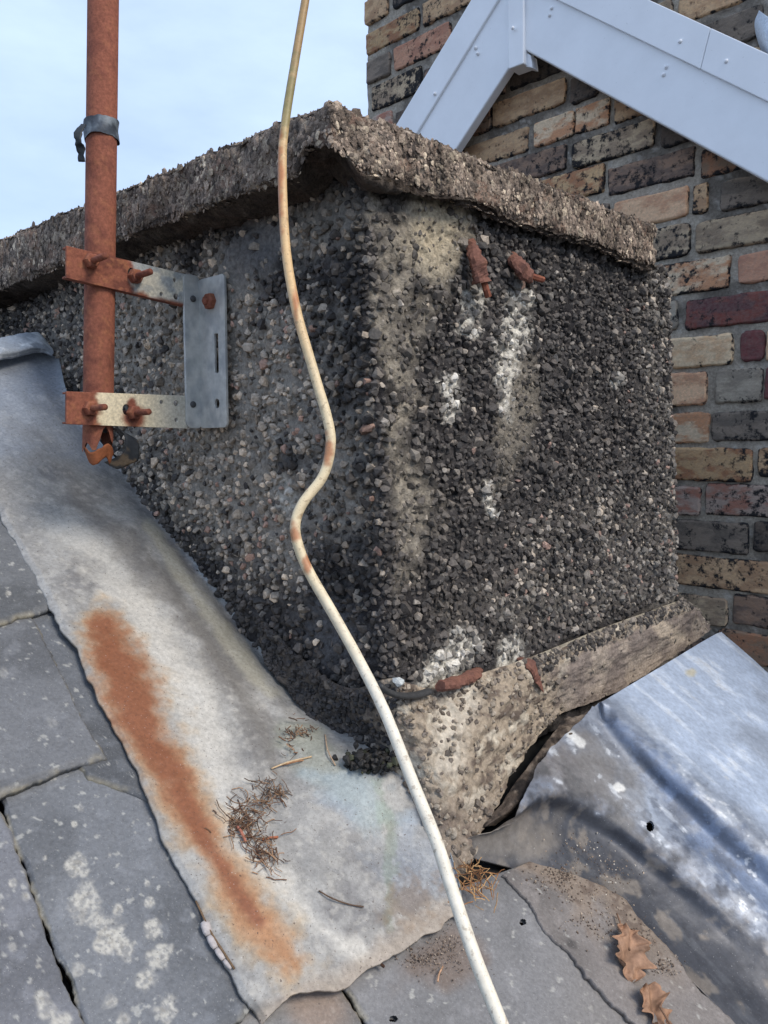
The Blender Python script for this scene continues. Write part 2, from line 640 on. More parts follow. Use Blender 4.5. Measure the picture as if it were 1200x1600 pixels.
us = np.concatenate([np.linspace(-UL, -RND, 400), np.linspace(-RND, RND, 14)[1:-1],
                     np.linspace(RND, UR - RND, 290), np.linspace(UR - RND, UR + RND, 12)[1:-1],
                     np.linspace(UR + RND, UR + 0.5, 40)])
zs = np.linspace(ZLO, ZT, 260)
Ug, Zg = np.meshgrid(us, zs, indexing='ij')
P0, N0 = wall_point(Ug, Zg)
rough = (fbm(P0, 30, 4, 21) - .5) * 0.014 + (fbm(P0, 120, 4, 22) - .5) * 0.011
P0 = P0 + N0 * (rough - 0.0008)[..., None]
x, y, n1, n2, pale, cem, lime, bare = wall_masks(P0, Ug)
C = np.tile(lin(66, 63, 62), P0.shape[:2] + (1,))
C = mixc(C, lin(44, 42, 43), sstep(.45, .6, fbm(P0, 22, 3, 5)))
C = mixc(C, lin(152, 145, 134), pale * 0.85)
C = mixc(C, lin(105, 106, 108), bare * 0.6)
C = mixc(C, lin(154, 145, 130), cem * 0.88)
C = mixc(C, lin(100, 95, 89), cem * sstep(.5, .62, fbm(P0, 95, 4, 6)) * .6)
C = mixc(C, lin(186, 172, 146), blob(x, y, 685, 345, 46, 60, 20, .5, n1 * 1.6) * np.where(Ug > 0, .8, 0))
C = mixc(C, lin(222, 216, 202), lime * 0.92)
coat = gridmesh('render_coat', P0, M_RENDER, stack, C, flip=False)

# ---- pebble chips
HULLS = []
for k in range(26):
    bm = bmesh.new()
    for _ in range(random.choice((14, 16, 18, 20))):
        v = Vector((random.gauss(0, 1), random.gauss(0, 1), random.gauss(0, 1))).normalized()
        v *= random.uniform(0.82, 1.1)
        bm.verts.new((v.x, v.y * random.uniform(.75, 1), v.z * random.uniform(.65, .95)))
    r_ = bmesh.ops.convex_hull(bm, input=bm.verts)
    bmesh.ops.delete(bm, geom=list({g for g in r_['geom_interior'] + r_['geom_unused'] if isinstance(g, bmesh.types.BMVert)}), context='VERTS')
    bmesh.ops.triangulate(bm, faces=bm.faces)
    bm.verts.index_update()
    HULLS.append((np.array([v.co[:] for v in bm.verts]), np.array([[v.index for v in f_.verts] for f_ in bm.faces])))
    bm.free()


def rand_rot(n):
    q = RNG.normal(size=(n, 4))
    q /= np.linalg.norm(q, axis=1)[:, None]
    a, b_, c_, d = q.T
    return np.stack([np.stack([1 - 2 * (c_ * c_ + d * d), 2 * (b_ * c_ - a * d), 2 * (b_ * d + a * c_)], -1),
                     np.stack([2 * (b_ * c_ + a * d), 1 - 2 * (b_ * b_ + d * d), 2 * (c_ * d - a * b_)], -1),
                     np.stack([2 * (b_ * d - a * c_), 2 * (c_ * d + a * b_), 1 - 2 * (b_ * b_ + c_ * c_)], -1)], 1)


def chips(cen, size, frame=None, aniso=None):
    """list of (V, F) chips at centres"""
    n = len(cen)
    Rm = rand_rot(n)
    out = []
    for i in range(n):
        V, Fc = HULLS[int(RNG.integers(len(HULLS)))]
        V = (V @ Rm[i].T) * size[i]
        if aniso is not None:
            V = (V * aniso) @ frame[i]
        out.append((V + cen[i], Fc))
    return out


def join_chips(name, lst, cols, mat, parent):
    nv = np.array([len(v) for v, _ in lst])
    off = np.concatenate([[0], np.cumsum(nv)[:-1]])
    V = np.concatenate([v for v, _ in lst])
    Fc = np.concatenate([f_ + o_ for (_, f_), o_ in zip(lst, off)])
    Cc = np.repeat(cols, nv, axis=0)
    return mk(name, V, Fc, mat, parent, Cc, False)


GROOVE_Z = -0.268
cell = 0.0083
pu, pz = np.meshgrid(np.arange(-1.28, UR + 0.10, cell), np.arange(-0.40, ZT - 0.004, cell), indexing='ij')
pu = (pu + RNG.uniform(-.5, .5, pu.shape) * cell).ravel()
pz = (pz + RNG.uniform(-.5, .5, pz.shape) * cell).ravel()
Pw, Nw = wall_point(pu, pz)
px_, py_, n1, n2, pale, cem, lime, bare = wall_masks(Pw, pu)
groove_y = np.interp(px_, [608, 700, 830, 945, 1056], [1072, 1056, 1020, 977, 934])
lead_y = np.interp(px_, [-150, 0, 75, 95, 186, 252, 293, 394, 484, 540, 620], [420, 530, 556, 628, 738, 826, 880, 1010, 1108, 1165, 1230])
keep = np.where(pu < 0, py_ < lead_y + 20, py_ < groove_y - 3 + 5 * RNG.normal(size=len(pz)))
keep &= (px_ > -160)
prob = 0.97 - 0.5 * cem - 0.75 * bare - 0.35 * lime
prob -= 0.33 * np.where(pu < 0, pale, 0)
keep &= RNG.uniform(size=len(pu)) < prob
pu, pz, Pw, Nw, px_, py_ = [a[keep] for a in (pu, pz, Pw, Nw, px_, py_)]
n1, n2, pale, cem, lime, bare = [a[keep] for a in (n1, n2, pale, cem, lime, bare)]
npb = len(pu)
size = np.clip(.0053 * np.exp(RNG.normal(size=npb) * .30), 0.0026, 0.0105)
size *= np.where(cem > .5, 0.8, 1.0)
rough_p = (fbm(Pw, 30, 4, 21) - .5) * 0.014
cen = Pw + Nw * (rough_p + size * RNG.uniform(-.4, .3, npb) - 0.45 * size * cem)[:, None]
rv = RNG.uniform(size=npb)
pc = np.where((rv < .5)[:, None], lin(64, 60, 57), lin(86, 80, 75))
pc = np.where((rv > .92)[:, None], lin(118, 110, 101), pc)
pcl = np.where((rv < .4)[:, None], lin(112, 107, 100), lin(148, 140, 130))
pcl = np.where((rv > .88)[:, None], lin(176, 163, 147), pcl)
pcl = np.where(((rv > .74) & (rv < .8))[:, None], lin(150, 124, 112), pcl)
pcl = np.where((pu < 0)[:, None], pcl * np.array([1.40, 1.32, 1.22]), pcl)
pick = RNG.uniform(size=npb) < np.clip(pale * 1.0 + 0.05, 0, .93)
pc = np.where(pick[:, None], pcl, pc)
pc = mixc(pc, lin(148, 138, 123), np.clip(cem * RNG.uniform(.1, 1.1, npb), 0, .9))
pc = mixc(pc, lin(220, 214, 202), np.clip(lime * RNG.uniform(.0, 1.4, npb), 0, .9))
pc *= RNG.uniform(.7, 1.3, npb)[:, None]
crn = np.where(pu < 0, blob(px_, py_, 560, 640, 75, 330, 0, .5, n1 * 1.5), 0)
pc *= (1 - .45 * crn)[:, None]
lst = chips(cen, size)
big = size / (cen - CAM)[:, 1]
vis = (px_ > 5) & (px_ < 1190) & (np.abs(px_ - 155) > 30) & (roof_w(Pw) > .02)
order = np.argsort(-(big * vis))
ind = set(order[:300].tolist())
rest = [i for i in range(npb) if i not in ind]
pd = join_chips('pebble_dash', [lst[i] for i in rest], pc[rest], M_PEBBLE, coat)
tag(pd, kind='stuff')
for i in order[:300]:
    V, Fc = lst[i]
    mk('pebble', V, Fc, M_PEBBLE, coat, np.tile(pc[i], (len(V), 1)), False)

# ---- concrete cap: side, underside and top as one rough slab
OL, OR_ = 0.087, -0.004
NA = 330


sec = []      # cross-section: (outward fraction, height key 0 bottom..1 top, inset)
for q in np.linspace(0, 1, 14): sec.append((-0.25 + 1.25 * q, 0.0, 0.0))         # underside, from inside to the lip
for q in np.linspace(0, 1, 26)[1:]: sec.append((1.0, q, 0.0))                     # side
for q in np.linspace(0, 1, 24)[1:]: sec.append((1.0, 1.0, q * 0.42))              # top
sec = np.array(sec)
ua = np.concatenate([-np.linspace(1.35, 0.0, 340), np.linspace(0, 0.93, 260)[1:]])
NS = len(sec)
Pc = np.zeros((len(ua), NS, 3))
for j, (fo, hz, ins) in enumerate(sec):
    ol = OL * fo - ins
    orr = (OR_ * fo if fo > 0 else OR_ * fo) - ins
    lft = ua < 0
    tL = -ua / 1.35
    along_l = -orr + tL * (1.35 + orr)
    tR = ua / 0.93
    along_r = -ol + tR * (0.705 + ol)
    PL_ = C0 - R * ol + L * along_l[:, None]
    PR_ = C0 - L * orr + R * along_r[:, None]
    P_ = np.where(lft[:, None], PL_, PR_)
    dist = np.where(lft, np.clip(-ua, 0, None), ua)
    ztop = 0.371 + np.where(lft, 0.034 * dist, 0.040 * dist)
    zbot = np.where(lft, 0.300 + 0.03 * np.clip(dist, 0, .3) - 0.02 * np.clip(dist - .5, 0, 1), 0.300 + 0.010 * np.clip(dist / .15, 0, 1) + 0.022 * dist)
    P_[:, 2] = CAM[2] + zbot + (ztop - zbot) * hz
    Pc[:, j] = P_
nrm = gnormals(Pc)
cen_ = C0 + R * .45 + L * .6 + Z * .35
flipc = np.sign(np.sum(nrm * (Pc - cen_), -1, keepdims=True))
if np.mean(flipc) < 0: nrm = -nrm
NN = nrm.copy()
# round the arrises and break the surface
hz = sec[:, 1]
lip = np.exp(-((np.arange(NS) - 13) / 2.2) ** 2) + np.exp(-((np.arange(NS) - 38) / 2.2) ** 2)
Pc = Pc - NN * (lip[None, :, None] * 0.008)
Q = Pc * np.array([1, 1, .55])
disp = (fbm(Pc, 16, 3, 40) - .5) * 0.022 + (fbm(Q, 60, 4, 41) - .5) * 0.012 + (fbm(Q, 190, 3, 42) - .5) * 0.007
Pc = Pc + NN * disp[..., None]
# broken lower corner
xk, yk = proj(Pc)
brk = blob(xk, yk, 510, 268, 40, 26, 25, .5) * (hz < .45)
Pc[..., 2] += brk * 0.03
rgh = fbm(Q, 90, 4, 44)
Cc = np.tile(lin(134, 120, 107), Pc.shape[:2] + (1,))
Cc = mixc(Cc, lin(84, 76, 70), sstep(.48, .36, rgh))
Cc = mixc(Cc, lin(172, 158, 140), sstep(.56, .66, rgh))
Cc = mixc(Cc, lin(134, 108, 92), sstep(.56, .66, fbm(Pc, 30, 3, 48)) * .6)
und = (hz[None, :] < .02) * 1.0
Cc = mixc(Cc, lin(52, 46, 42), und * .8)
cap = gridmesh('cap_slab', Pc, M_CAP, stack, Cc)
# flat chips of aggregate standing out of the slab's faces
NCH = 11000
ii = RNG.integers(0, len(ua) - 1, NCH)
jj = RNG.integers(11, 46, NCH)
cc = Pc[ii, jj] + (Pc[ii + 1, jj] - Pc[ii, jj]) * RNG.uniform(size=(NCH, 1)) + (Pc[ii, np.minimum(jj + 1, NS - 1)] - Pc[ii, jj]) * RNG.uniform(size=(NCH, 1))
nn = NN[ii, jj]
okc = (proj(cc)[0] > -150) & (np.abs(jj - 38) > 1)
cc, nn = cc[okc], nn[okc]
cs = np.clip(0.0029 * np.exp(RNG.normal(size=len(cc)) * .42), .0016, .0095)
fr = []
for n_ in nn:
    tt = Z + RNG.normal(size=3) * .35
    tt = tt - n_ * (tt @ n_)
    if np.linalg.norm(tt) < .2: tt = np.cross(n_, [1, 0, 0.1])
    tt /= np.linalg.norm(tt)
    fr.append(np.stack([np.cross(tt, n_), tt, n_]))
cl = chips(cc, cs, fr, np.array([.95, 1.1, .27]))
r1 = RNG.uniform(size=(len(cc), 1))
ccol = np.where(r1 < .45, lin(134, 119, 106), np.where(r1 < .65, lin(104, 94, 85), np.where(r1 < .88, lin(158, 142, 126), lin(188, 172, 150))))
ccol = ccol * RNG.uniform(.75, 1.2, (len(cc), 1)) * (.55 + .9 * sstep(.35, .65, fbm(cc, 26, 3, 49)))[:, None]
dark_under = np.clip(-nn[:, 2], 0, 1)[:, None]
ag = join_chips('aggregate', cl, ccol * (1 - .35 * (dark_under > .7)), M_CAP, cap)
tag(ag, kind='stuff')

# ---- mortar fillet round the foot
tops = [on_left(400, 960, .004), on_left(480, 1035, .006), on_left(545, 1075, .008), shear(C0 + Z * GROOVE_Z) + (NL + NR) * .007,
        on_right(668, 1075, .010), on_right(740, 1056, .011), on_right(835, 1024, .012), on_right(945, 980, .012), on_right(1050, 942, .012), on_right(1060, 936, -.01)]
bots = [roof(412, 1035, 0), roof(500, 1140, 0), roof(562, 1188, 0), roof(655, 1292, 0), roof(716, 1370, -4), roof(775, 1262, 12),
        roof(862, 1128, 24), roof(975, 1075, 26), roof(1098, 994, 26), roof(1112, 975, 20)]
G = np.array([[tp + (bt - tp) * q for q in (0, .12, .4, .75, 1.0)] for tp, bt in zip(tops, bots)])
G[:, 1] += (NL * .3 + NR * .7) * .010
G[4:, 2] += NR * .010 + Z * .004
Pf = csurf(G, 330, 120)
nf = gnormals(Pf)
if np.mean(nf @ (CAM - P2)) < 0: nf = -nf
xf, yf = proj(Pf)
a1 = fbm(Pf, 25, 4, 61)
a2 = fbm(Pf, 110, 4, 62)
slab = sstep(850, 900, xf + (a1 - .5) * 60) * sstep(.30, .42, np.linspace(0, 1, 120)[None, :] + (a1 - .5) * .3)
Pf = Pf + nf * (((a1 - .5) * .016 + (a2 - .5) * .012) * (1 - .35 * slab))[..., None]
Cf = np.tile(lin(158, 144, 126), Pf.shape[:2] + (1,))
Cf = mixc(Cf, lin(104, 92, 82), sstep(.5, .36, fbm(Pf, 60, 4, 63)))
Cf = mixc(Cf, lin(196, 186, 168), sstep(.55, .68, fbm(Pf, 40, 4, 64)) * .8)
Cf = mixc(Cf, lin(205, 196, 180), pline(xf, yf, [(720, 1090), (700, 1140), (700, 1190)], 26, .7, (a1 - .5) * 2) * .6)
Cf = mixc(Cf, lin(120, 108, 98), sstep(1200, 1300, yf) * .6)
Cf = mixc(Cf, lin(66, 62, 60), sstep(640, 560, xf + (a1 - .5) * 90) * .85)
Cf = mixc(Cf, lin(128, 117, 110), slab * .9)
Cf = mixc(Cf, lin(160, 147, 134), slab * sstep(.50, .62, fbm(Pf * np.array([1, 1, 1]), 18, 3, 66)))
Cf = mixc(Cf, lin(196, 180, 160), blob(xf, yf, 1040, 985, 40, 12, 35, .4, (a1 - .5) * 2) * .9)
grv = (np.linspace(0, 1, 120)[None, :] < .09) * sstep(820, 850, xf)
Cf = mixc(Cf, lin(146, 138, 122), grv * .9)
fil = gridmesh('mortar_fillet', Pf, M_MORTAR, stack, Cf)
# pebbles still sitting in the fillet
nf_idx = RNG.integers(0, 330, 2600), RNG.integers(8, 118, 2600)
fx, fy = xf[nf_idx], yf[nf_idx]
okf = ((slab[nf_idx] < .35) | (RNG.uniform(size=2600) < .12)) & (RNG.uniform(size=2600) < np.where(fx < 640, .8, np.where(fx > 840, .75, .45)))
fc = Pf[nf_idx][okf]
fs = np.clip(RNG.normal(.0040, .0012, len(fc)), .002, .0075)
fcol = np.where(RNG.uniform(size=(len(fc), 1)) < .5, lin(150, 138, 122), lin(112, 102, 92))
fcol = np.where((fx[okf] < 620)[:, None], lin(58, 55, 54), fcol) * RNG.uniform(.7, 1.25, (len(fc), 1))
bi = RNG.integers(150, 322, 900), RNG.integers(10, 46, 900)
okb = (xf[bi] > 835) & (RNG.uniform(size=900) < np.interp(bi[1], [10, 30, 46], [1, .8, .1]))
fc = np.concatenate([fc, Pf[bi][okb]])
fs = np.concatenate([fs, np.clip(RNG.normal(.0056, .0012, okb.sum()), .003, .008)])
fcol = np.concatenate([fcol, np.where(RNG.uniform(size=(okb.sum(), 1)) < .6, lin(74, 69, 65), lin(132, 122, 110)) * RNG.uniform(.7, 1.25, (okb.sum(), 1))])
o = join_chips('pebble_dash', chips(fc, fs), fcol, M_PEBBLE, fil)
tag(o, kind='stuff')
# dark lump of mossy mortar on the lead
lump_c = roof(578, 1188, 40)
lc = lump_c + RNG.normal(size=(260, 3)) * np.array([.015, .008, .006])
ls = np.clip(.0034 * np.exp(RNG.normal(size=260) * .45), .0015, .011)
lump_cols = np.where(RNG.uniform(size=(260, 1)) < .2, lin(56, 58, 40), lin(44, 42, 40)) * RNG.uniform(.6, 1.2, (260, 1))
o = join_chips('mortar_lump', chips(lc, ls), lump_cols, M_PEBBLE, None)
tag(o, 'dark mossy lump of mortar on the lead by the foot of the stack', 'mortar lump')

# ------------------------------------------------------------------ roof: deck and slates
rf = empty('roof', roof(300, 1400, -16), kind='structure')
A = []
AR = min(roof_uvw(roof(*q))[0] for q in ((1120, 990, 82), (1270, 1120, 82), (1520, 1340, 82))) - .02
for a_, c_ in ((-2.2, -1.2), (AR, -1.2), (AR, 0.02), (-2.2, 0.02)): A.append((a_, c_, -.022))
V = [roof_xyz(np.array(q)) for q in A] + [roof_xyz(np.array(q)) for q in ((-2.2, 0.0201, -.022), (0.05, .0201, -.022), (0.05, 1.35, -.022), (-2.2, 1.35, -.022))]
mk('roof_deck', V, [(0, 1, 2, 3), (4, 5, 6, 7)], M_DARK, rf, np.full((8, 3), 0.02))


def slate_paint(P, seed, tint, lichen=()):
    x, y = proj(P)
    n = fbm(P, 9, 4, seed)
    n2_ = fbm(P, 60, 4, seed + 5)
    C = np.tile(tint, P.shape[:-1] + (1,))
    C = mixc(C, tint * .72, sstep(.45, .62, n))
    C = mixc(C, tint * 1.3, sstep(.56, .7, n2_) * .5)
    fleck = sstep(.70, .76, fbm(P, 150, 3, seed + 9))
    C = mixc(C, lin(176, 174, 166), fleck * .55)
    for (cx, cy, r_, a) in lichen:
        r_ = r_ * .72
        m_ = blob(x, y, cx, cy, r_, r_ * 1.15, 20, .28, (fbm(P, 95, 3, seed + 11) - .5) * 1.5)
        core = blob(x, y, cx, cy, r_ * .45, r_ * .5, 0, .6, (n2_ - .5) * 2)
        C = mixc(C, lin(178, 174, 164), m_ * a * (.35 + .65 * sstep(.40, .58, fbm(P, 330, 3, seed + 13))))
        C = mixc(C, lin(128, 124, 116), core * m_ * sstep(.48, .6, fbm(P, 260, 2, seed + 3)) * a * .8)
    return C


def slate(quad, wmm, seed, tint, lichen=(), th=.0065, n=150, m=110, extra=None, hole=None):
    """quad TL TR BR BL in photo pixels on the roof plane"""
    ws = wmm if isinstance(wmm, (list, tuple)) else [wmm] * 4
    c4 = [np.array(q) for q in quad] if len(quad[0]) == 3 else [roof_uvw(roof(q[0], q[1], w_)) for q, w_ in zip(quad, ws)]
    s_, t_ = np.meshgrid(np.linspace(0, 1, n), np.linspace(0, 1, m), indexing='ij')
    A = (c4[0] * ((1 - s_) * (1 - t_))[..., None] + c4[1] * ((1 - s_) * t_)[..., None] +
         c4[2] * (s_ * t_)[..., None] + c4[3] * (s_ * (1 - t_))[..., None])
    P = roof_xyz(A)
    # ragged edges
    k = 1.0
    for wgt, dr in (((1 - np.clip(t_ / .04, 0, 1)), -R), ((1 - np.clip((1 - t_) / .04, 0, 1)), R),
                    ((1 - np.clip((1 - s_) / .04, 0, 1)), -SS)):
        e = (fbm(P, 28, 4, seed + 30) - .5) * .012 + (fbm(P, 110, 3, seed + 31) - .5) * .007
        P = P + dr * (wgt * e)[..., None]
    ed = np.minimum.reduce([t_ / .02, (1 - t_) / .02, (1 - s_) / .02])
    ed = np.clip(ed, 0, 1)
    chip = (1 - ed) * (.0015 + .004 * fbm(P, 70, 3, seed + 33))
    surf = (fbm(P, 7, 3, seed + 40) - .5) * .005 + (fbm(P, 40, 3, seed + 41) - .5) * .0016
    P = P + NW * (surf - chip)[..., None]
    C = slate_paint(P, seed, tint, lichen)
    C = mixc(C, lin(150, 142, 122), (1 - ed) * sstep(.45, .6, fbm(P, 50, 3, seed + 44)) * .7)
    if extra is not None: C = extra(P, C)
    hm = None
    if hole is not None:
        x, y = proj(P)
        xc = (x[:-1, :-1] + x[1:, 1:]) / 2
        yc = (y[:-1, :-1] + y[1:, 1:]) / 2
        hm = np.zeros(xc.shape, bool)
        for h_ in hole: hm |= ((xc - h_[0]) / h_[2]) ** 2 + ((yc - h_[1]) / h_[3]) ** 2 < 1
    return gridmesh('slate', P, M_SLATE, rf, C, -NW * th, hm)


T2 = lin(108, 110, 113)
lich = [(120, 1350, 22, .9), (135, 1400, 26, .8), (148, 1440, 20, .7), (165, 1465, 34, .95), (195, 1480, 22, .95), (125, 1425, 26, .45),
        (233, 1410, 12, .95), (184, 1420, 11, .9), (238, 1455, 20, .9), (250, 1495, 22, .9), (230, 1530, 22, .95), (258, 1575, 24, .95),
        (116, 1288, 7, .9), (125, 1264, 7, .5), (230, 1381, 6, .9), (172, 1336, 5, .8), (70, 1340, 6, .7), (120, 1515, 16, .5),
        (170, 1565, 14, .6), (195, 1595, 16, .6), (48, 1398, 8, .6), (200, 1390, 4, .8)]
lichE = [(20, 1380, 9, .8), (40, 1400, 9, .8), (65, 1560, 14, .8), (75, 1580, 16, .8), (95, 1600, 26, .9), (60, 1510, 6, .6), (3, 1420, 6, .7), (20, 1480, 10, .4)]
slate([(-260, 770), (-20, 690), (90, 944), (-110, 1008)], 16, 101, lin(98, 99, 100), [(12, 928, 6, .8)])
slate([(-200, 905), (11, 885), (163, 1179), (-60, 1262)], [6, 6, 12, 12], 102, lin(104, 105, 107), [(5, 1050, 10, .35), (80, 1130, 12, .25)])
slate([(-30, 915), (140, 870), (266, 1258), (140, 1215)], 5, 103, lin(94, 96, 99))
slate([(-44, 1142), (260, 1045), (398, 1576), (188, 1738)], 0, 104, T2, lich, n=260, m=190)
slate([(-270, 1190), (-47, 1140), (185, 1735), (-60, 1830)], 0, 105, lin(108, 109, 113), lichE)


def brownish(P, C):
    x, y = proj(P)
    m_ = blob(x, y, 480, 1570, 60, 40, 0, .6, (fbm(P, 20, 3, 7) - .5) * 2)
    return mixc(C, lin(140, 122, 108), m_ * .75)


slate([(300, 1490), (478, 1468), (606, 1650), (340, 1790)], -9, 106, lin(120, 118, 116), extra=brownish)


def grit_stain(P, C):
    x, y = proj(P)
    m_ = blob(x, y, 690, 1495, 65, 35, -30, .6, (fbm(P, 30, 3, 8) - .5) * 2)
    C = mixc(C, lin(112, 96, 84), m_ * .7)
    return mixc(C, lin(124, 118, 112), sstep(820, 950, x) * .5)


slate([(486, 1470), (815, 1352), (1075, 1655), (668, 1735)], -8, 107, lin(118, 117, 117), extra=grit_stain, n=240, m=200, hole=[(615, 1592, 7, 5), (817, 1441, 5, 5)])
# the courses go on to the left and up to the ridge
uA, uB, uD, uE = [roof_uvw(roof(*q)) for q in ((90, 944, 16), (163, 1179, 12), (398, 1576, 0), (-60, 1830, 0))]
gau = (uA[1] - uD[1]) / 2
lefts = {-2: roof_uvw(roof(-60, 1830, 0))[0], -1: roof_uvw(roof(-60, 1262, 12))[0], 0: roof_uvw(roof(-110, 1008, 16))[0]}
for kc in range(-3, 4):
    cb = uA[1] + kc * gau - .004
    a1_ = lefts.get(kc, -.16 if kc > 0 else lefts[-2] + .1 * kc) - .006
    w_ = .014 if kc >= 0 else .004
    for kk in range(5):
        wd_ = .27 + random.uniform(-.012, .012)
        if kc > 0 and kk == 0: wd_ *= .6
        if a1_ < -1.75: break
        e1_, e2_ = random.uniform(-.004, .004), random.uniform(-.004, .004)
        top_ = min(cb + gau * 1.75, 1.22)
        if top_ - cb > .05:
            slate([(a1_ - wd_, top_, w_ - .010), (a1_, top_, w_ - .010), (a1_, cb + e1_, w_), (a1_ - wd_, cb + e2_, w_)], 0, 300 + kc * 9 + kk,
                  lin(*[106 + random.uniform(-8, 8)] * 2, 110), n=60, m=50)
        a1_ -= wd_ + .004
# thin split-off layer at the cut edge, with its crumbly rim
G = [[(789, 1365, -3), (806, 1356, -3), (830, 1345, -3)], [(814, 1395, -3), (855, 1380, -2), (902, 1366, -2)],
     [(835, 1425, -3), (898, 1410, -2), (967, 1396, -2)], [(860, 1460, -3), (935, 1445, -2), (1004, 1432, -2)],
     [(915, 1520, -3), (985, 1503, -2), (1056, 1489, -2)], [(960, 1570, -3), (1030, 1556, -2), (1098, 1543, -2)],
     [(1012, 1630, -3), (1090, 1625, -2), (1180, 1620, -2)], [(1110, 1750, -3), (1210, 1755, -2), (1330, 1765, -2)]]
A = roofgrid(G, 220, 110)
P = roof_xyz(A)
t_ = np.linspace(0, 1, 110)[None, :]
e = (fbm(P, 30, 4, 71) - .5) * .022 + (fbm(P, 120, 3, 72) - .5) * .01
P = P + R * ((np.clip((t_ - .9) / .1, 0, 1) - np.clip((.06 - t_) / .06, 0, 1)) * e)[..., None]
P = P + NW * ((fbm(P, 8, 3, 73) - .5) * .006 + (fbm(P, 45, 4, 74) - .5) * .003 - np.clip((t_ - .95) / .05, 0, 1) * .004)[..., None]
x, y = proj(P)
C = slate_paint(P, 108, lin(120, 114, 110))
gm = sstep(.35, .8, t_ + (fbm(P, 22, 4, 75) - .5) * 1.1) * sstep(1560, 1420, y + (fbm(P, 15, 3, 76) - .5) * 120)
C = mixc(C, lin(134, 118, 102), gm * .75)
C = mixc(C, lin(96, 82, 72), gm * sstep(.55, .65, fbm(P, 90, 3, 77)) * .8)
C = mixc(C, lin(70, 66, 64), blob(x, y, 893, 1475, 9, 6, 40, .5) * .8)
hx, hy = (x[:-1, :-1] + x[1:, 1:]) / 2, (y[:-1, :-1] + y[1:, 1:]) / 2
gridmesh('slate', P, M_SLATE, rf, C, -NW * .006)


# ------------------------------------------------------------------ lead beside the stack
G = [[(-130, 560, 50), (-60, 553, 56), (0, 548, 64), (40, 544, 70), (76, 552, 68)],
     [(-70, 680, 36), (-10, 660, 38), (40, 640, 44), (72, 630, 48), (97, 628, 48)],
     [(0, 795, 23), (52, 775, 22), (102, 758, 20), (150, 744, 20), (186, 738, 16)],
     [(60, 898, 23), (112, 868, 20), (165, 842, 18), (215, 822, 18), (252, 826, 15)],
     [(88, 950, 22), (142, 915, 18), (200, 888, 15), (262, 866, 16), (293, 880, 14)],
     [(160, 1100, 15), (222, 1065, 12), (292, 1033, 11), (356, 1004, 13), (394, 1010, 14)],
     [(236, 1260, 12), (302, 1210, 11), (372, 1160, 10), (434, 1112, 13), (484, 1108, 13)],
     [(302, 1395, 8), (372, 1340, 8), (452, 1280, 9), (534, 1222, 11), (600, 1200, 13)],
     [(355, 1500, 7), (425, 1445, 7), (505, 1388, 8), (588, 1330, 9), (668, 1290, 12)],
     [(380, 1555, 8), (445, 1520, 9), (520, 1470, 7), (612, 1405, 6), (700, 1365, 5)],
     [(410, 1596, -6), (468, 1557, 9), (545, 1533, 4), (640, 1476, 2), (708, 1434, 1)]]
for k, r_ in enumerate(G):
    x1, y1, w1 = r_[-1]
    if 1 < k < 8:                       # this edge is dressed against the wall face
        w1 = roof_w(on_left(x1, y1, .008)) * 1000
        r_[-1] = (x1, y1, w1)
        x2, y2, w2 = r_[-2]
        r_[-2] = (x2, y2, .5 * w2 + .5 * max(w1, 4))
    r_.append((x1 + 16, y1 + 2, w1 + 4))
NU, NV = 520, 260
A = roofgrid(G, NU, NV)
P = roof_xyz(A)
t_ = np.linspace(0, 1, NV)[None, :]
s_ = np.linspace(0, 1, NU)[:, None]
e = (fbm(P, 18, 3, 81) - .5) * .02 + (fbm(P, 70, 3, 82) - .5) * .006
P = P - R * (np.clip((.05 - t_) / .05, 0, 1) * e)[..., None]
P = P - SS * (np.clip((s_ - .97) / .03, 0, 1) * e)[..., None]
dents = (fbm(P, 6, 3, 83) - .5) * .014 + (fbm(P, 18, 3, 84) - .5) * .006 + (fbm(P, 55, 3, 85) - .5) * .002
P = P + NW * dents[..., None]
x, y = proj(P)
# dressed crease running down the sheet, and a rolled lip to the slates
crease = pline(x, y, [(250, 860), (350, 1010), (420, 1120), (450, 1200)], 16, .8)
P = P - NW * (crease * .004)[..., None]
P = P - NW * (np.clip((.02 - t_) / .02, 0, 1) * .004)[..., None]
q1, q2, q3 = fbm(P, 10, 4, 86) - .5, fbm(P, 32, 4, 87) - .5, fbm(P, 110, 4, 88) - .5
C = np.tile(lin(150, 150, 149), P.shape[:2] + (1,))
C = mixc(C, lin(124, 124, 126), sstep(0, .12, q1) * .7)
C = mixc(C, lin(178, 178, 176), sstep(.02, .16, q2) * .5)
C = mixc(C, lin(190, 188, 182), sstep(.06, .16, q3) * .35)
C = mixc(C, lin(158, 172, 192), sstep(760, 600, y + q1 * 200) * .5)
# white weathering
wp = [(95, 830), (170, 880), (220, 950), (290, 1080), (330, 1180), (365, 1290), (420, 1370), (500, 1450), (560, 1490)]
C = mixc(C, lin(204, 202, 196), pline(x, y, wp, [26, 32, 24, 28, 32, 28, 20, 18, 14], .7, q2 * 2.6 + q1 * 2 + q3) * .8)
# dark grey run along the crease
C = mixc(C, lin(112, 110, 108), pline(x, y, [(110, 770), (200, 850), (290, 950), (370, 1060), (410, 1150), (430, 1210)], [14, 20, 22, 26, 26, 14], .7, q2 * 2.6 + q3) * .65)
C = mixc(C, lin(190, 186, 168), pline(x, y, [(230, 820), (330, 960), (420, 1080)], [8, 10, 12], .7, q2 * 2.6) * .6)
C = mixc(C, lin(150, 160, 166), sstep(.88, 1.0, t_ + q2 * .3) * .6)
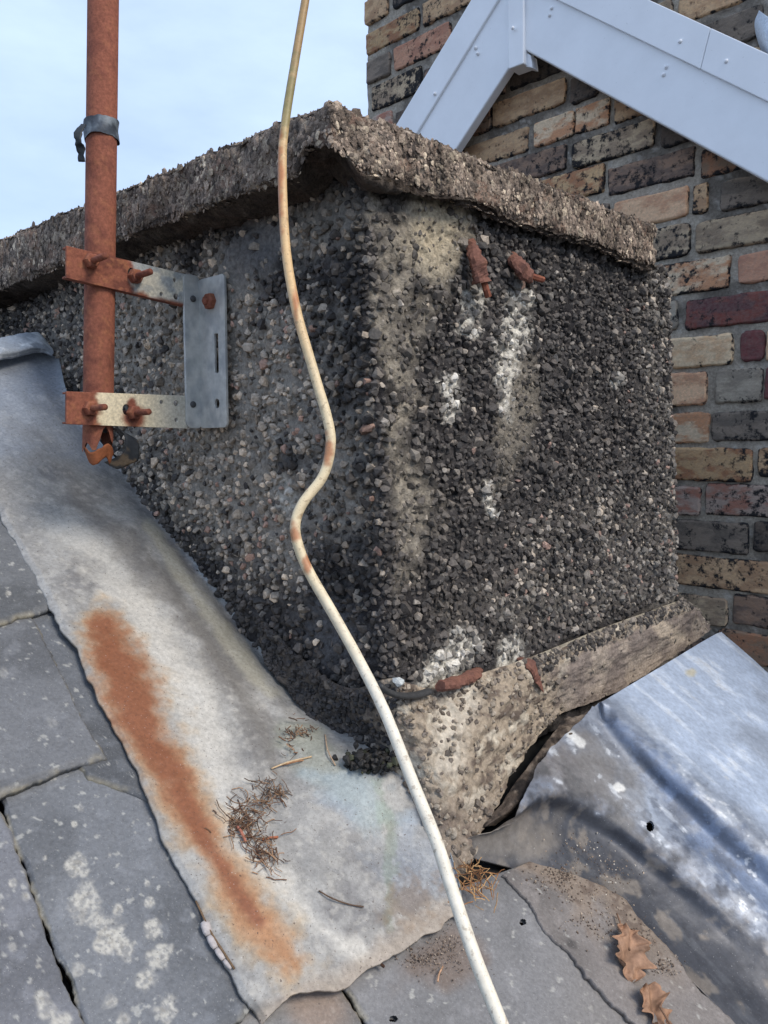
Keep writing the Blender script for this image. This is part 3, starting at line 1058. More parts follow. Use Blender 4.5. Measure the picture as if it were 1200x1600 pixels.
# blue-green patina near the corner
C = mixc(C, lin(150, 172, 198), blob(x, y, 560, 1245, 60, 34, 20, .6, q2 * 3) * .5)
C = mixc(C, lin(168, 178, 150), pline(x, y, [(470, 1150), (520, 1210), (590, 1260)], 30, .7, q2 * 3) * .25)
C = mixc(C, lin(150, 164, 182), blob(x, y, 650, 1360, 60, 60, 20, .6, q2 * 3) * .35)
C = mixc(C, lin(120, 138, 104), pline(x, y, [(592, 1225), (610, 1300), (605, 1400), (612, 1450)], 9, .7, q2 * 5 + q3 * 3) * .3)
C = mixc(C, lin(132, 116, 100), blob(x, y, 640, 1420, 45, 40, 0, .6, q3 * 3 + q2 * 2) * .6)
# rust stain
rp = [(165, 985), (190, 1050), (222, 1130), (262, 1200), (300, 1275), (355, 1370), (405, 1440), (455, 1500)]
C = mixc(C, lin(190, 168, 132), pline(x, y, rp, [34, 44, 44, 44, 42, 42, 46, 44], .6, q2 * 2.2 + q3) * .65)
C = mixc(C, lin(168, 118, 80), pline(x, y, rp, [26, 34, 31, 32, 28, 26, 30, 26], .85, q2 * 2.0 + q3 * .9) * .8)
C = mixc(C, lin(134, 82, 58), pline(x, y, rp[:7], [21, 31, 27, 23, 18, 13, 9], .8, q2 * 2.0 + q1 + q3 * 1.0) * .85)
C = mixc(C, lin(168, 150, 130), sstep(.94, 1.0, s_ + q2 * .1) * .5)
lead1 = gridmesh('lead_flashing', P, M_LEAD, None, C * np.array([.90, .875, .835]), -NW * .0028)
tag(lead1, 'long grey lead flashing with an orange rust streak, lapped over the slates beside the stack', 'flashing')
LEAD1_P = P

# lip of ridge lead at the top
G = [[(-90, 545, 34), (-40, 536, 38), (0, 528, 42), (40, 520, 44), (60, 520, 42), (68, 528, 40)],
     [(-92, 552, 40), (-40, 545, 46), (0, 538, 50), (40, 532, 52), (66, 532, 48), (80, 540, 42)],
     [(-95, 562, 40), (-40, 556, 46), (0, 552, 48), (40, 546, 50), (64, 544, 48), (84, 549, 42)],
     [(-95, 572, 34), (-40, 566, 38), (0, 561, 40), (40, 553, 42), (62, 549, 42), (82, 554, 40)]]
G = [[(a_, b_, c_ + 40) for a_, b_, c_ in r_] for r_ in G]
A = roofgrid(G, 40, 110)
P = roof_xyz(A)
P = P + NW * ((fbm(P, 25, 3, 91) - .5) * .012)[..., None]
q2 = fbm(P, 40, 4, 92) - .5
C = mixc(np.tile(lin(160, 166, 172), P.shape[:2] + (1,)), lin(206, 210, 212), sstep(0, .15, q2))
o = gridmesh('lead_ridge_lip', P, M_LEAD, None, C, -NW * .004)
tag(o, 'short folded lead lip over the ridge at the left edge, above the long flashing', 'flashing')

# ------------------------------------------------------------------ lead hump to the right of the stack
K = [[(735, 1338, 0), (830, 1365, -12), (950, 1412, -12), (1050, 1505, -12), (1170, 1625, -12), (1330, 1790, -12)],
     [(728, 1312, 14), (850, 1338, -4), (975, 1385, -10), (1085, 1480, -10), (1215, 1595, -10), (1370, 1750, -10)],
     [(765, 1293, 26), (858, 1272, 14), (965, 1325, 0), (1085, 1425, 0), (1215, 1545, 0), (1380, 1700, 0)],
     [(812, 1266, 36), (868, 1240, 38), (962, 1283, 24), (1090, 1390, 18), (1220, 1500, 16), (1390, 1650, 16)],
     [(850, 1178, 46), (905, 1192, 44), (985, 1250, 38), (1095, 1348, 34), (1225, 1455, 32), (1400, 1600, 30)],
     [(930, 1103, 62), (950, 1150, 54), (1015, 1218, 46), (1110, 1310, 42), (1225, 1410, 40), (1400, 1560, 38)],
     [(948, 1092, 74), (985, 1126, 76), (1050, 1188, 76), (1135, 1262, 74), (1235, 1345, 72), (1410, 1490, 70)],
     [(1030, 1043, 79), (1070, 1076, 80), (1140, 1138, 80), (1225, 1208, 79), (1310, 1280, 78), (1480, 1420, 76)],
     [(1120, 990, 82), (1158, 1022, 82), (1210, 1068, 82), (1270, 1120, 82), (1350, 1190, 82), (1520, 1340, 82)],
     [(1128, 996, 60), (1166, 1028, 60), (1218, 1075, 60), (1278, 1128, 60), (1358, 1199, 60), (1528, 1350, 60)]]
K = [list(r_) for r_ in zip(*K)]              # rows down the slope, columns across
NU, NV = 420, 420
A = roofgrid(K, NU, NV)
P = roof_xyz(A)
t_ = np.linspace(0, 1, NV)[None, :]
s_ = np.linspace(0, 1, NU)[:, None]
e = (fbm(P, 22, 4, 111) - .5) * .022
P = P + SS * (np.clip((.04 - s_) / .04, 0, 1) * e * (t_ < .55))[..., None]
flatp = sstep(.62, .72, t_)
d_ = (fbm(P, 9, 3, 112) - .5) * .010 * (1 - .8 * flatp) + (fbm(P, 24, 3, 113) - .5) * .003 * (1 - .8 * flatp) + (fbm(P, 80, 3, 114) - .5) * .0006
P = P + NW * d_[..., None]
x, y = proj(P)
P = P - NW * (blob(x, y, 948, 1116, 12, 9, 40, .7) * .008)[..., None]
q1, q2, q3 = fbm(P, 10, 4, 115) - .5, fbm(P, 34, 4, 116) - .5, fbm(P, 120, 4, 117) - .5
st_ = np.stack([A[..., 0] * 60, A[..., 1] * 9, A[..., 2] * 0], -1)
streak = fbm(st_, 1.0, 4, 118) - .5
C = np.tile(lin(150, 160, 174), P.shape[:2] + (1,))
C = mixc(C, lin(178, 192, 212), flatp * .8)  # sky reflection painted into the upper plane: paler and bluer
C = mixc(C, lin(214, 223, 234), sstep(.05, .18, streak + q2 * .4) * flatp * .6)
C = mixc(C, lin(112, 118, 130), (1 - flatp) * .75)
C = mixc(C, lin(168, 178, 192), (1 - flatp) * np.maximum(blob(x, y, 1000, 1245, 50, 30, 45, .7, q2 * 3), .2 * blob(x, y, 1160, 1420, 60, 30, 45, .7, q2 * 3)) * .8)  # pale patch, and a faint highlight painted in lower down the slope
C = mixc(C, lin(205, 212, 220), sstep(.10, .18, streak + q2 * .5) * (1 - flatp) * .4)
C = mixc(C, lin(124, 130, 140), sstep(.0, .2, q1) * .45)
mott = sstep(.0, .10, fbm(P, 26, 5, 119, .62) - .5)
C = mixc(C, lin(98, 114, 140), pline(x, y, [(955, 1125), (1020, 1195), (1090, 1275), (1180, 1370), (1300, 1490)], [8, 20, 26, 34, 44], .6, q2 * 3 + q3 * 2) * .75)
C = mixc(C, lin(80, 86, 98), (1 - flatp) * mott * .6)
C = mixc(C, lin(136, 126, 116), blob(x, y, 905, 1205, 75, 45, 25, .6, q2 * 2) * .6)
grime_shade = sstep(.46, .30, t_ + q2 * .3 + q3 * .15)  # trough darkened in colour: grime together with the shade of the hollow
C = mixc(C, lin(54, 55, 60), grime_shade * .88)
C = mixc(C, lin(142, 132, 120), grime_shade * sstep(.05, .18, q2) * .5)
C = mixc(C, lin(132, 124, 114), blob(x, y, 790, 1310, 65, 35, -15, .6, q2 * 2) * .7)
C = mixc(C, lin(116, 116, 116), blob(x, y, 940, 1200, 70, 50, 35, .6, q2 * 2) * .6)
C = mixc(C, lin(206, 210, 214), sstep(.17, .22, q2 * .5 + q3 * .5 + streak * .6) * .5 * (1 - grime_shade))
C = mixc(C, lin(214, 214, 210), blob(x, y, 967, 1230, 10, 7, 0, .3, q3) * .9)
C = mixc(C, lin(214, 214, 210), pline(x, y, [(893, 1148), (908, 1162)], 6, .4, q3) * .8)
C = mixc(C, lin(196, 188, 160), blob(x, y, 1080, 1051, 8, 6, 0, .5, q3) * .8)
hx, hy = (x[:-1, :-1] + x[1:, 1:]) / 2, (y[:-1, :-1] + y[1:, 1:]) / 2
hm = ((hx - 1016) / 6.0) ** 2 + ((hy - 1291) / 8.5) ** 2 < 1
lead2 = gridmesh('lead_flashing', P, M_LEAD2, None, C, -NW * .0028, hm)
tag(lead2, 'shiny blue-grey lead sheet humped over a kerb to the right of the stack', 'flashing')

# torn brown strip in the gap between fillet and lead
G = [[(888, 1112, 18), (905, 1118, 26), (925, 1108, 30)], [(868, 1140, 14), (882, 1150, 24), (892, 1152, 24)], [(838, 1180, 10), (858, 1190, 20), (868, 1184, 16)],
     [(806, 1222, 4), (826, 1230, 14), (842, 1226, 10)], [(778, 1262, 0), (798, 1262, 10), (815, 1258, 4)], [(745, 1296, -4), (760, 1292, 2), (775, 1288, -4)]]
G = [[(a_, b_, c_ + q_) for a_, b_, c_ in r_] for r_, q_ in zip(G, (24, 24, 22, 18, 14, 8))]
A = roofgrid(G, 120, 26)
P = roof_xyz(A)
P = P + NW * ((fbm(P, 45, 4, 121) - .5) * .014)[..., None] + R * ((fbm(P, 60, 3, 122) - .5) * .012)[..., None]
C = mixc(np.tile(lin(84, 74, 66), P.shape[:2] + (1,)), lin(122, 110, 98), sstep(.5, .64, fbm(P, 70, 4, 123)))
C = mixc(C, lin(44, 40, 38), sstep(.5, .38, fbm(P, 50, 4, 124)))
o = gridmesh('felt_strip', P, M_MORTAR, None, C, -NW * .003)
tag(o, 'torn dark brown felt strip in the gap between stack and humped lead', 'roofing felt')


# ------------------------------------------------------------------ neighbour: brick gable with white bargeboards
d0 = ray(1130, 730)
W0 = CAM + d0 * (1.78 / d0[1])                  # a point of the brick face; wall runs along L
NB = -R


def wall_sz(x, y):
    p = hit(x, y, W0, R) - CAM
    return p @ L, p[2]


def wall_xyz(s, z, o_=0.0):
    base = (W0 - CAM) @ R
    s, z, o_ = np.asarray(s, float), np.asarray(z, float), np.asarray(o_, float)
    return CAM + R * (base - o_)[..., None] + L * s[..., None] + Z * z[..., None]


house = empty('brick_house', wall_xyz(0.8, -6.9), 'neighbouring house in blackened tan brick with a white plastic-boarded gable', 'house')
S_LEFT = wall_sz(572, 60)[0] + .006
PAL = {
    'tan': ((186, 154, 118), (160, 126, 94)), 'cream': ((216, 190, 154), (204, 168, 130)), 'peach': ((212, 174, 138), (186, 140, 108)),
    'salmon': ((178, 132, 106), (160, 112, 90)), 'red': ((112, 58, 52), (84, 50, 54)), 'maroon': ((106, 54, 56), (90, 46, 50)),
    'grey': ((156, 146, 130), (128, 119, 106)), 'dgrey': ((118, 106, 94), (90, 82, 74)), 'dark': ((82, 71, 63), (58, 53, 50)),
    'brown': ((132, 106, 88), (92, 76, 68)), 'orange': ((150, 106, 78), (128, 104, 84)), 'stripe': ((202, 180, 150), (182, 132, 96)),
    'gtan': ((174, 154, 126), (134, 116, 96)), 'ochre': ((182, 150, 110), (150, 104, 72)), 'pink': ((156, 138, 126), (146, 98, 82)),
}
BR = """571 608 -5 32 tan .02;614 665 -38 4 dark .1;573 656 33 66 ochre .03;662 740 -12 22 tan .03;574 611 90 124 dgrey 0;617 706 55 92 salmon .03;
582 660 118 160 gtan .16;583 614 178 215 pink 0;797 880 88 124 dark .1;738 769 171 208 orange .08;771 885 143 180 tan .03;892 935 120 153 dark .05;
720 827 216 251 tan .08;835 899 184 221 stripe .0;900 953 162 201 stripe .02;960 1010 147 182 tan .05;760 886 245 281 brown .06;895 1024 205 247 gtan .09;
1033 1090 186 220 dark .05;840 945 270 312 ochre .05;951 1086 247 290 brown .08;1096 1170 230 266 orange .09;870 952 326 366 dgrey .05;960 1076 305 349 peach -.06;
1083 1108 288 333 tan .09;1127 1240 275 318 dgrey .0;985 1080 357 406 gtan .12;1088 1220 337 385 gtan .04;1030 1141 408 457 stripe .07;1154 1290 388 435 salmon .0;
985 1060 474 518 grey .02;1072 1210 462 508 red .02;1028 1147 527 573 cream .01;1156 1196 517 563 maroon -.1;1197 1240 516 562 cream 0;1000 1106 584 635 peach .05;
1119 1192 577 628 grey .03;1196 1290 573 622 maroon -.1;1036 1109 646 692 stripe .02;1112 1230 643 688 dgrey .07;1030 1177 700 751 ochre .03;1184 1300 699 746 tan .08;
1010 1095 760 804 pink .03;1102 1260 758 807 pink .05;1020 1172 814 861 dgrey .05;1178 1300 818 865 dark .06;1030 1225 872 920 tan .10;1022 1138 929 972 gtan .05;
1145 1260 935 982 brown .09;1120 1260 992 1040 orange .08;1000 1108 992 1036 brown .08"""
# mortar sheet
sg, zg = np.meshgrid(np.linspace(-1.0, S_LEFT - .012, 330), np.linspace(-1.3, 1.62, 340), indexing='ij')
Pm = wall_xyz(sg, zg)
mo = (fbm(Pm, 40, 4, 131) - .5) * .010 + (fbm(Pm, 12, 3, 132) - .5) * .005 - .0015
Pm = wall_xyz(sg, zg, mo)
Cm = mixc(np.tile(lin(164, 154, 139), Pm.shape[:2] + (1,)), lin(112, 105, 96), sstep(.46, .62, fbm(Pm, 9, 4, 133)))
Cm = mixc(Cm, lin(178, 172, 162), sstep(.62, .7, fbm(Pm, 90, 3, 134)) * .6)
wallm = gridmesh('wall', Pm, M_MORTAR, house, Cm, -NB * -0.0 + R * .22)

BN, BM = 18, 11


def brick(s0, s1, z0, z1, kind, soot, seed, proud=0.0):
    """s0 > s1 (left to right in the photograph)"""
    ls, lz = abs(s0 - s1), z1 - z0
    a_, b_ = np.meshgrid(np.linspace(0, 1, BN), np.linspace(0, 1, BM), indexing='ij')
    # crowd lines to the edges, so that the arris is rounded there
    def crowd(q, l):
        e_ = .0022 / l
        return np.where(q < .21, q / .21 * e_ * 3, np.where(q > .79, 1 - (1 - q) / .21 * e_ * 3, e_ * 3 + (q - .21) / .58 * (1 - 6 * e_)))
    a_, b_ = crowd(a_, ls), crowd(b_, lz)
    X_, Y_ = (a_ - .5) * ls, (b_ - .5) * lz
    dx, dy = np.minimum(a_, 1 - a_) * ls, np.minimum(b_, 1 - b_) * lz
    rc = .004 + .007 * random.random()
    cx = np.clip(1 - dx / rc, 0, 1)
    cy = np.clip(1 - dy / rc, 0, 1)
    corner = cx * cy
    X_ = X_ - np.sign(X_) * corner * rc * .45
    Y_ = Y_ - np.sign(Y_) * corner * rc * .45
    q = np.stack([X_ + seed * 1.7, Y_ + seed * .9, np.full_like(X_, seed)], -1)
    edge_ = np.maximum(cx, cy)
    X_ = X_ + (fbm(q, 60, 3, 141) - .5) * .008 * (dx < .002)
    Y_ = Y_ + (fbm(q, 60, 3, 142) - .5) * .008 * (dy < .002)
    O_ = .006 + proud - .006 * np.maximum(1 - dx / .004, 1 - dy / .004).clip(0, 1) ** 2 + (fbm(q, 30, 4, 143) - .5) * .006
    V = np.stack([-X_, -O_, Y_], -1)          # local: x along -L, y into the wall, z up
    n_, m_ = V.shape[:2]
    F1 = gfaces(n_, m_, 0, True)
    ring = [(0, j) for j in range(m_)] + [(i, m_ - 1) for i in range(1, n_)] + [(n_ - 1, j) for j in range(m_ - 2, -1, -1)] + [(i, 0) for i in range(n_ - 2, 0, -1)]
    r = np.array([i * m_ + j for i, j in ring])
    VV = np.concatenate([V.reshape(-1, 3), V.reshape(-1, 3)[r] * np.array([1, 0, 1]) + np.array([0, .03, 0])])
    nn_ = n_ * m_ + np.arange(len(r))
    Sd = np.stack([r, np.roll(r, -1), np.roll(nn_, -1), nn_], 1)
    em = np.maximum.reduce([1 - dx / .006, (1 - (b_ * lz) / .010), .7 * (1 - ((1 - b_) * lz) / .006)]).clip(0, 1) * .13
    em = np.concatenate([em.ravel(), np.full(len(r), .1)])
    o_ = mk('brick', VV, np.concatenate([F1, Sd]), M_BRICK, None, np.repeat(em[:, None], 3, 1), True)
    ctr = wall_xyz((s0 + s1) / 2, (z0 + z1) / 2)
    lx, lyv = -L, R
    M = Matrix(((lx[0], lyv[0], 0, ctr[0]), (lx[1], lyv[1], 0, ctr[1]), (0, 0, 1, ctr[2]), (0, 0, 0, 1)))
    M = M @ Matrix.Rotation(random.uniform(-.006, .006), 4, 'Y')
    o_.parent = wallm
    o_.matrix_basis = M
    c1, c2 = PAL[kind]
    k1 = random.uniform(1.08, 1.38)
    o_['c1'] = [float(v) for v in lin(*c1, k1)]
    o_['c2'] = [float(v) for v in lin(*c2, k1)]
    o_['soot'] = float(soot)
    return o_


rows = {}
sd_ = 1
for ln in BR.replace('\n', '').split(';'):
    xl, xr, yt, yb, kind, soot = ln.split()
    xl, xr, yt, yb, soot = float(xl), float(xr), float(yt), float(yb), float(soot)
    xc, yc = (xl + xr) / 2, (yt + yb) / 2
    s0, s1 = wall_sz(xl, yc)[0], wall_sz(xr, yc)[0]
    zt_, zb_ = wall_sz(xc, yt)[1], wall_sz(xc, yb)[1]
    ri = round(((zt_ + zb_) / 2 - .057) / .0877)
    hh = min(max(zt_ - zb_ + .003, .067), .078)
    zc_ = (zt_ + zb_) / 2
    sd_ += 1
    brick(s0, s1, zc_ - hh / 2, zc_ + hh / 2, kind, soot, sd_ * 3.1, random.uniform(-.002, .003))
    rows.setdefault(ri, []).append((s1, s0))
# courses carried on where the photograph shows only their start
kinds = ['tan', 'gtan', 'grey', 'dgrey', 'brown', 'cream', 'salmon', 'dark', 'pink', 'ochre']
for ri in range(-9, 18):
    zc_ = .057 + ri * .0877
    have = sorted(rows.get(ri, []))
    s = S_LEFT - .002
    if ri < 9: s = min(S_LEFT, 1.45)
    s -= 0 if ri % 2 else .11
    spans = []
    while s > .05:
        ln = random.choice((.215, .215, .105, .215)) + random.uniform(-.008, .008)
        spans.append((s - ln, s))
        s -= ln + .012
    for a_, b_ in spans:
        for (c_, d_) in have:
            if a_ < d_ + .010 and b_ > c_ - .010:
                # trim against traced bricks
                if b_ > d_ + .07: a_ = max(a_, d_ + .012)
                elif a_ < c_ - .07: b_ = min(b_, c_ - .012)
                else: a_ = b_
        if b_ - a_ < .05: continue
        sd_ += 1
        brick(b_, a_, zc_ - .035, zc_ + .035, random.choice(kinds if ri < 12 else ['dark', 'brown', 'dgrey', 'brown', 'tan']), random.uniform(0, .1), sd_ * 3.1, random.uniform(-.002, .003))

# bargeboards
OFF = .075


def on_board(x, y, o_=OFF):
    return hit(x, y, W0 + NB * o_, R)


def board(name, pts, th, parent, o_=OFF, bev=.004):
    """flat board from its outline in photo pixels, with real thickness and eased edges"""
    bm = bmesh.new()
    vs = [bm.verts.new(on_board(px, py, o_)) for px, py in pts]
    f_ = bm.faces.new(vs)
    bm.normal_update()
    if f_.normal.dot(Vector(NB)) < 0: f_.normal_flip()
    r_ = bmesh.ops.extrude_face_region(bm, geom=[f_])
    for g in r_['geom']:
        if isinstance(g, bmesh.types.BMVert): g.co += Vector(R * th)
    bmesh.ops.recalc_face_normals(bm, faces=bm.faces)
    bmesh.ops.bevel(bm, geom=[e_ for e_ in bm.edges], offset=bev, segments=3, profile=.5, affect='EDGES')
    me = bpy.data.meshes.new(name)
    bm.to_mesh(me)
    bm.free()
    at = me.color_attributes.new('Col', 'FLOAT_COLOR', 'POINT')
    at.data.foreach_set('color', np.tile(np.array([.84, .86, .88, 1], np.float32), len(me.vertices)))
    me.materials.append(M_UPVC)
    o_ = bpy.data.objects.new(name, me)
    COL.objects.link(o_)
    put(o_, parent)
    return o_


def lx_at(p, q, y_): return p[0] + (q[0] - p[0]) * (y_ - p[1]) / (q[1] - p[1])
def ly_at(p, q, x_): return p[1] + (q[1] - p[1]) * (x_ - p[0]) / (q[0] - p[0])


Lo, Lg, Ll = ((735, 0), (615, 200)), ((760, 28), (646, 215)), ((794, 108), (709, 238))
Ro, Rg, Rl = ((1015, 0), (1200, 84)), ((875, 0), (1200, 157)), ((823, 80), (1200, 285))
apx = 804
bl = board('bargeboard', [(apx, ly_at(*Lg, apx)), (lx_at(*Lg, 420), 420), (lx_at(*Ll, 420), 420), (apx, ly_at(*Ll, apx))], .030, house)
bl2 = board('bargeboard', [(apx, ly_at(*Lo, apx)), (lx_at(*Lo, 420), 420), (lx_at(*Lg, 420) + 1, 420), (apx, ly_at(*Lg, apx) + 2)], .04, house, OFF + .007)
XR = 1215
br = board('bargeboard', [(apx + 1, ly_at(*Rg, apx)), (1560, ly_at(*Rg, 1560)), (1560, ly_at(*Rl, 1560)), (apx + 1, ly_at(*Rl, apx))], .030, house, OFF + .002)
br2 = board('bargeboard', [(apx + 1, ly_at(*Ro, apx)), (1110, ly_at(*Ro, 1110)), (1094, ly_at(*Rg, 1094) + 2), (apx + 1, ly_at(*Rg, apx) + 2)], .04, house, OFF + .010, .002)
br3 = board('bargeboard', [(1110.6, ly_at(*Ro, 1110.6)), (1560, ly_at(*Ro, 1560)), (1560, ly_at(*Rg, 1560) + 2), (1094.6, ly_at(*Rg, 1094.6) + 2)], .04, house, OFF + .010, .002)
board('apex_cover', [(792, -120), (818, -120), (818, 99), (794, 108)], .05, house, OFF + .013, .003)
# soffit return below the apex, and its chipped end
board('soffit_end', [(817, 78), (829, 86), (832, 106), (820, 104)], .03, house, OFF - .004, .002)
for sx, sy, par in ((742, 74, bl), (745, 83, bl), (678, 146, bl2), (1062, 64, br2), (1134, 95, br3), (1040, 104, br), (1036, 116, br), (861, 12, br), (858, 23, br), (800, 43, bl2),
                    (1208, 190, br), (1204, 202, br)):
    c_ = on_board(sx, sy, OFF + (.013 if par in (bl2, br2, br3) else .006) + (.011 if sx == 800 else 0))
    bm = bmesh.new()
    bmesh.ops.create_uvsphere(bm, u_segments=10, v_segments=6, radius=.0048)
    for v in bm.verts: v.co = v.co * Vector((1, 1, 1)) + Vector(c_) - Vector(NB) * .003
    me = bpy.data.meshes.new('screw_cap')
    bm.to_mesh(me); bm.free()
    at = me.color_attributes.new('Col', 'FLOAT_COLOR', 'POINT')
    at.data.foreach_set('color', np.tile(np.array([.82, .83, .84, 1], np.float32), len(me.vertices)))
    me.polygons.foreach_set('use_smooth', np.full(len(me.polygons), True))
    me.materials.append(M_UPVC)
    o = bpy.data.objects.new('screw_cap', me)
    COL.objects.link(o)
    put(o, par)
# pale lead flap against the neighbour's stack, top right
G = np.array([[on_board(px, py, o_) for px, py, o_ in row] for row in (
    ((1186, 16, .02), (1200, 26, .05), (1225, 40, .06)), ((1179, 35, .02), (1196, 50, .06), (1225, 60, .07)),
    ((1182, 58, .02), (1200, 72, .06), (1230, 85, .07)), ((1190, 82, .02), (1210, 95, .05), (1235, 110, .06)))])
P = csurf(G, 30, 30)
o = gridmesh('lead_flap', P, M_LEAD, house, np.tile(lin(190, 200, 210), (30, 30, 1)), R * .004)

# ------------------------------------------------------------------ aerial mast and its wall bracket
WB = on_left(325, 560)                           # wall line of the bracket
WB0 = WB.copy()
O = NL * np.array([1, 1, 0]); O /= np.linalg.norm(O)     # outward from the wall
TW = -L                                           # along the wall to the corner, towards the viewer


def br_pt(o_, z, t_=0.0):
    """bracket frame: o outward, z absolute height over the eye, t towards the viewer"""
    p = WB0 + O * o_ + TW * t_
    return np.array([p[0], p[1], CAM[2] + z])


def on_arm(x, y, t_=0.0):
    p = hit(x, y, WB0 + TW * t_, TW)
    return (p - WB0) @ O, p[2] - CAM[2]


def plate2d(name, outline, holes, th, frame, mat, parent, paint, bev=.0006, fine=.004):
    """outline / holes in a 2-D frame; frame(a, b, c) gives the world point"""
    cu = bpy.data.curves.new(name, 'CURVE')
    cu.dimensions = '2D'
    cu.fill_mode = 'BOTH'
    cu.extrude = th / 2
    cu.bevel_depth = bev
    for loop in [outline] + holes:
        sp = cu.splines.new('POLY')
        sp.points.add(len(loop) - 1)
        for p_, q_ in zip(sp.points, loop): p_.co = (q_[0], q_[1], 0, 1)
        sp.use_cyclic_u = True
    tmp = bpy.data.objects.new(name, cu)
    COL.objects.link(tmp)
    dg = bpy.context.evaluated_depsgraph_get()
    me = bpy.data.meshes.new_from_object(tmp.evaluated_get(dg))
    bpy.data.objects.remove(tmp)
    bm = bmesh.new()
    bm.from_mesh(me)
    bmesh.ops.remove_doubles(bm, verts=bm.verts, dist=1e-5)
    bmesh.ops.triangulate(bm, faces=bm.faces)
    for _ in range(6):
        ed_ = [e_ for e_ in bm.edges if e_.calc_length() > fine]
        if not ed_: break
        bmesh.ops.subdivide_edges(bm, edges=ed_, cuts=1)
        bmesh.ops.triangulate(bm, faces=bm.faces)
    V = np.array([frame(*v.co) for v in bm.verts])
    Fc = [[v.index for v in f_.verts] for f_ in bm.faces]
    bm.verts.index_update()
    Fc = np.array([[v.index for v in f_.verts] for f_ in bm.faces])
    bm.free()
    return mk(name, V, Fc, mat, parent, paint(V), False)


def circ(cx, cy, rx, ry=None, n=14):
    ry = ry or rx
    return [(cx + rx * math.cos(q), cy + ry * math.sin(q)) for q in np.linspace(0, 2 * math.pi, n, endpoint=False)]


def rrect(x0, y0, x1, y1, r, n=5):
    out = []
    for cx, cy, a0 in ((x1 - r, y1 - r, 0), (x0 + r, y1 - r, 90), (x0 + r, y0 + r, 180), (x1 - r, y0 + r, 270)):
        for q in np.linspace(a0, a0 + 90, n): out.append((cx + r * math.cos(math.radians(q)), cy + r * math.sin(math.radians(q))))
    return out


RUSTA, RUSTB, RUSTC = lin(134, 82, 64), lin(108, 64, 52), lin(150, 98, 70)


def rustcol(V):
    n_ = fbm(V, 60, 4, 151)
    c_ = mixc(np.tile(RUSTA, (len(V), 1)), RUSTB, sstep(.5, .62, n_))
    return mixc(c_, RUSTC, sstep(.58, .7, fbm(V, 140, 3, 152)) * .7)


def galvcol(V):
    n_ = fbm(V, 50, 4, 153)
    c_ = mixc(np.tile(lin(184, 184, 178), (len(V), 1)), lin(162, 164, 162), sstep(.4, .7, n_))
    return mixc(c_, lin(202, 200, 192), sstep(.5, .75, fbm(V * np.array([1, 1, .4]), 90, 3, 154)) * .6)


ZLOW = on_arm(290, 668)[1]
ZHI = on_arm(290, 428)[1]
brk_ = empty('mast_bracket', br_pt(0, ZLOW, 0), 'galvanised steel wall bracket with two rusty arms gripping the mast', 'bracket')
STAND = .012
# wall flange
aw = (on_left(365, 560) - WB0) @ TW
fl = plate2d('wall_plate', rrect(-.001, ZLOW, aw, ZHI - .006, .006),
             [rrect(aw * .58, on_left(350, 585)[2] - CAM[2], aw * .58 + .011, on_left(350, 522)[2] - CAM[2], .003), circ(aw * .66, on_left(348, 632)[2] - CAM[2], .0065, .0075)],
             .003, lambda a_, b_, c_: br_pt(STAND + c_, b_, a_), M_GALV, brk_, galvcol)
# standing flange
OF = on_arm(290, 560)[0]
plate2d('side_plate', rrect(STAND, ZLOW, OF, ZHI, .008), [], .003, lambda a_, b_, c_: br_pt(a_, b_, c_ - .0015), M_GALV, brk_, galvcol)
# a bolt through the wall flange
bz = on_left(345, 472)[2] - CAM[2]
bt_ = aw * .52


def hexhead(name, c_, ax, r_, h_, parent, cols):
    ax = ax / np.linalg.norm(ax)
    V, F = tube_arrays([c_, c_ + ax * h_ * .8, c_ + ax * h_], [r_, r_, r_ * .8], 6)
    return mk(name, V, F, M_RUST, parent, cols(V), False)


bo = hexhead('bolt_head', br_pt(STAND + .001, bz, bt_), O, .0115, .010, brk_, rustcol)
hexhead('bolt_tip', br_pt(STAND + .011, bz, bt_), O, .006, .004, bo, rustcol)
for rx_, ry_ in ((301, 467), (322, 446), (301, 632), (322, 660)):
    o_, z_ = on_arm(rx_, ry_)
    tube('rivet', [br_pt(o_, z_, -.001), br_pt(o_, z_, .0022), br_pt(o_, z_, .003)], [.0046, .0046, .002], M_GALV, brk_, 12, cols=lambda V: np.tile(lin(70, 70, 70), (len(V), 1)))


def arm(pts, holes, paint, y_bolt, lab):
    out = [on_arm(*q) for q in pts]
    hl = [circ(*on_arm(hx_, hy_), rr_, rr2) for hx_, hy_, rr_, rr2 in holes]
    a_ = plate2d('arm', out, hl, .003, lambda p_, q_, c_: br_pt(p_, q_, c_ - .0048), M_RUST, brk_, paint)
    # folded lips make it a channel
    for (p_, q_) in ((pts[0], pts[1]), (pts[3], pts[2])):
        (o0, z0), (o1, z1) = on_arm(*p_), on_arm(*q_)
        n_ = 40
        g = np.array([[br_pt(o0 + (o1 - o0) * k / (n_ - 1), z0 + (z1 - z0) * k / (n_ - 1), tt) for tt in np.linspace(-.005, -.016, 5)] for k in range(n_)])
        gridmesh('lip', g, M_RUST, a_, paint(g.reshape(-1, 3)).reshape(n_, 5, 3), Z * -.0025 if p_ is pts[0] else Z * .0025)
    # clamp bolts
    for bx in y_bolt:
        o_, z_ = on_arm(bx[0], bx[1])
        u_ = tube('u_bolt_end', [br_pt(o_, z_, q) for q in np.linspace(-.05, .040, 14)], .0042, M_RUST, brk_, 10, cols=rustcol, jit=.05)
        hexhead('nut', br_pt(o_, z_, -.003), TW, .0098, .011, u_, rustcol)
    return a_


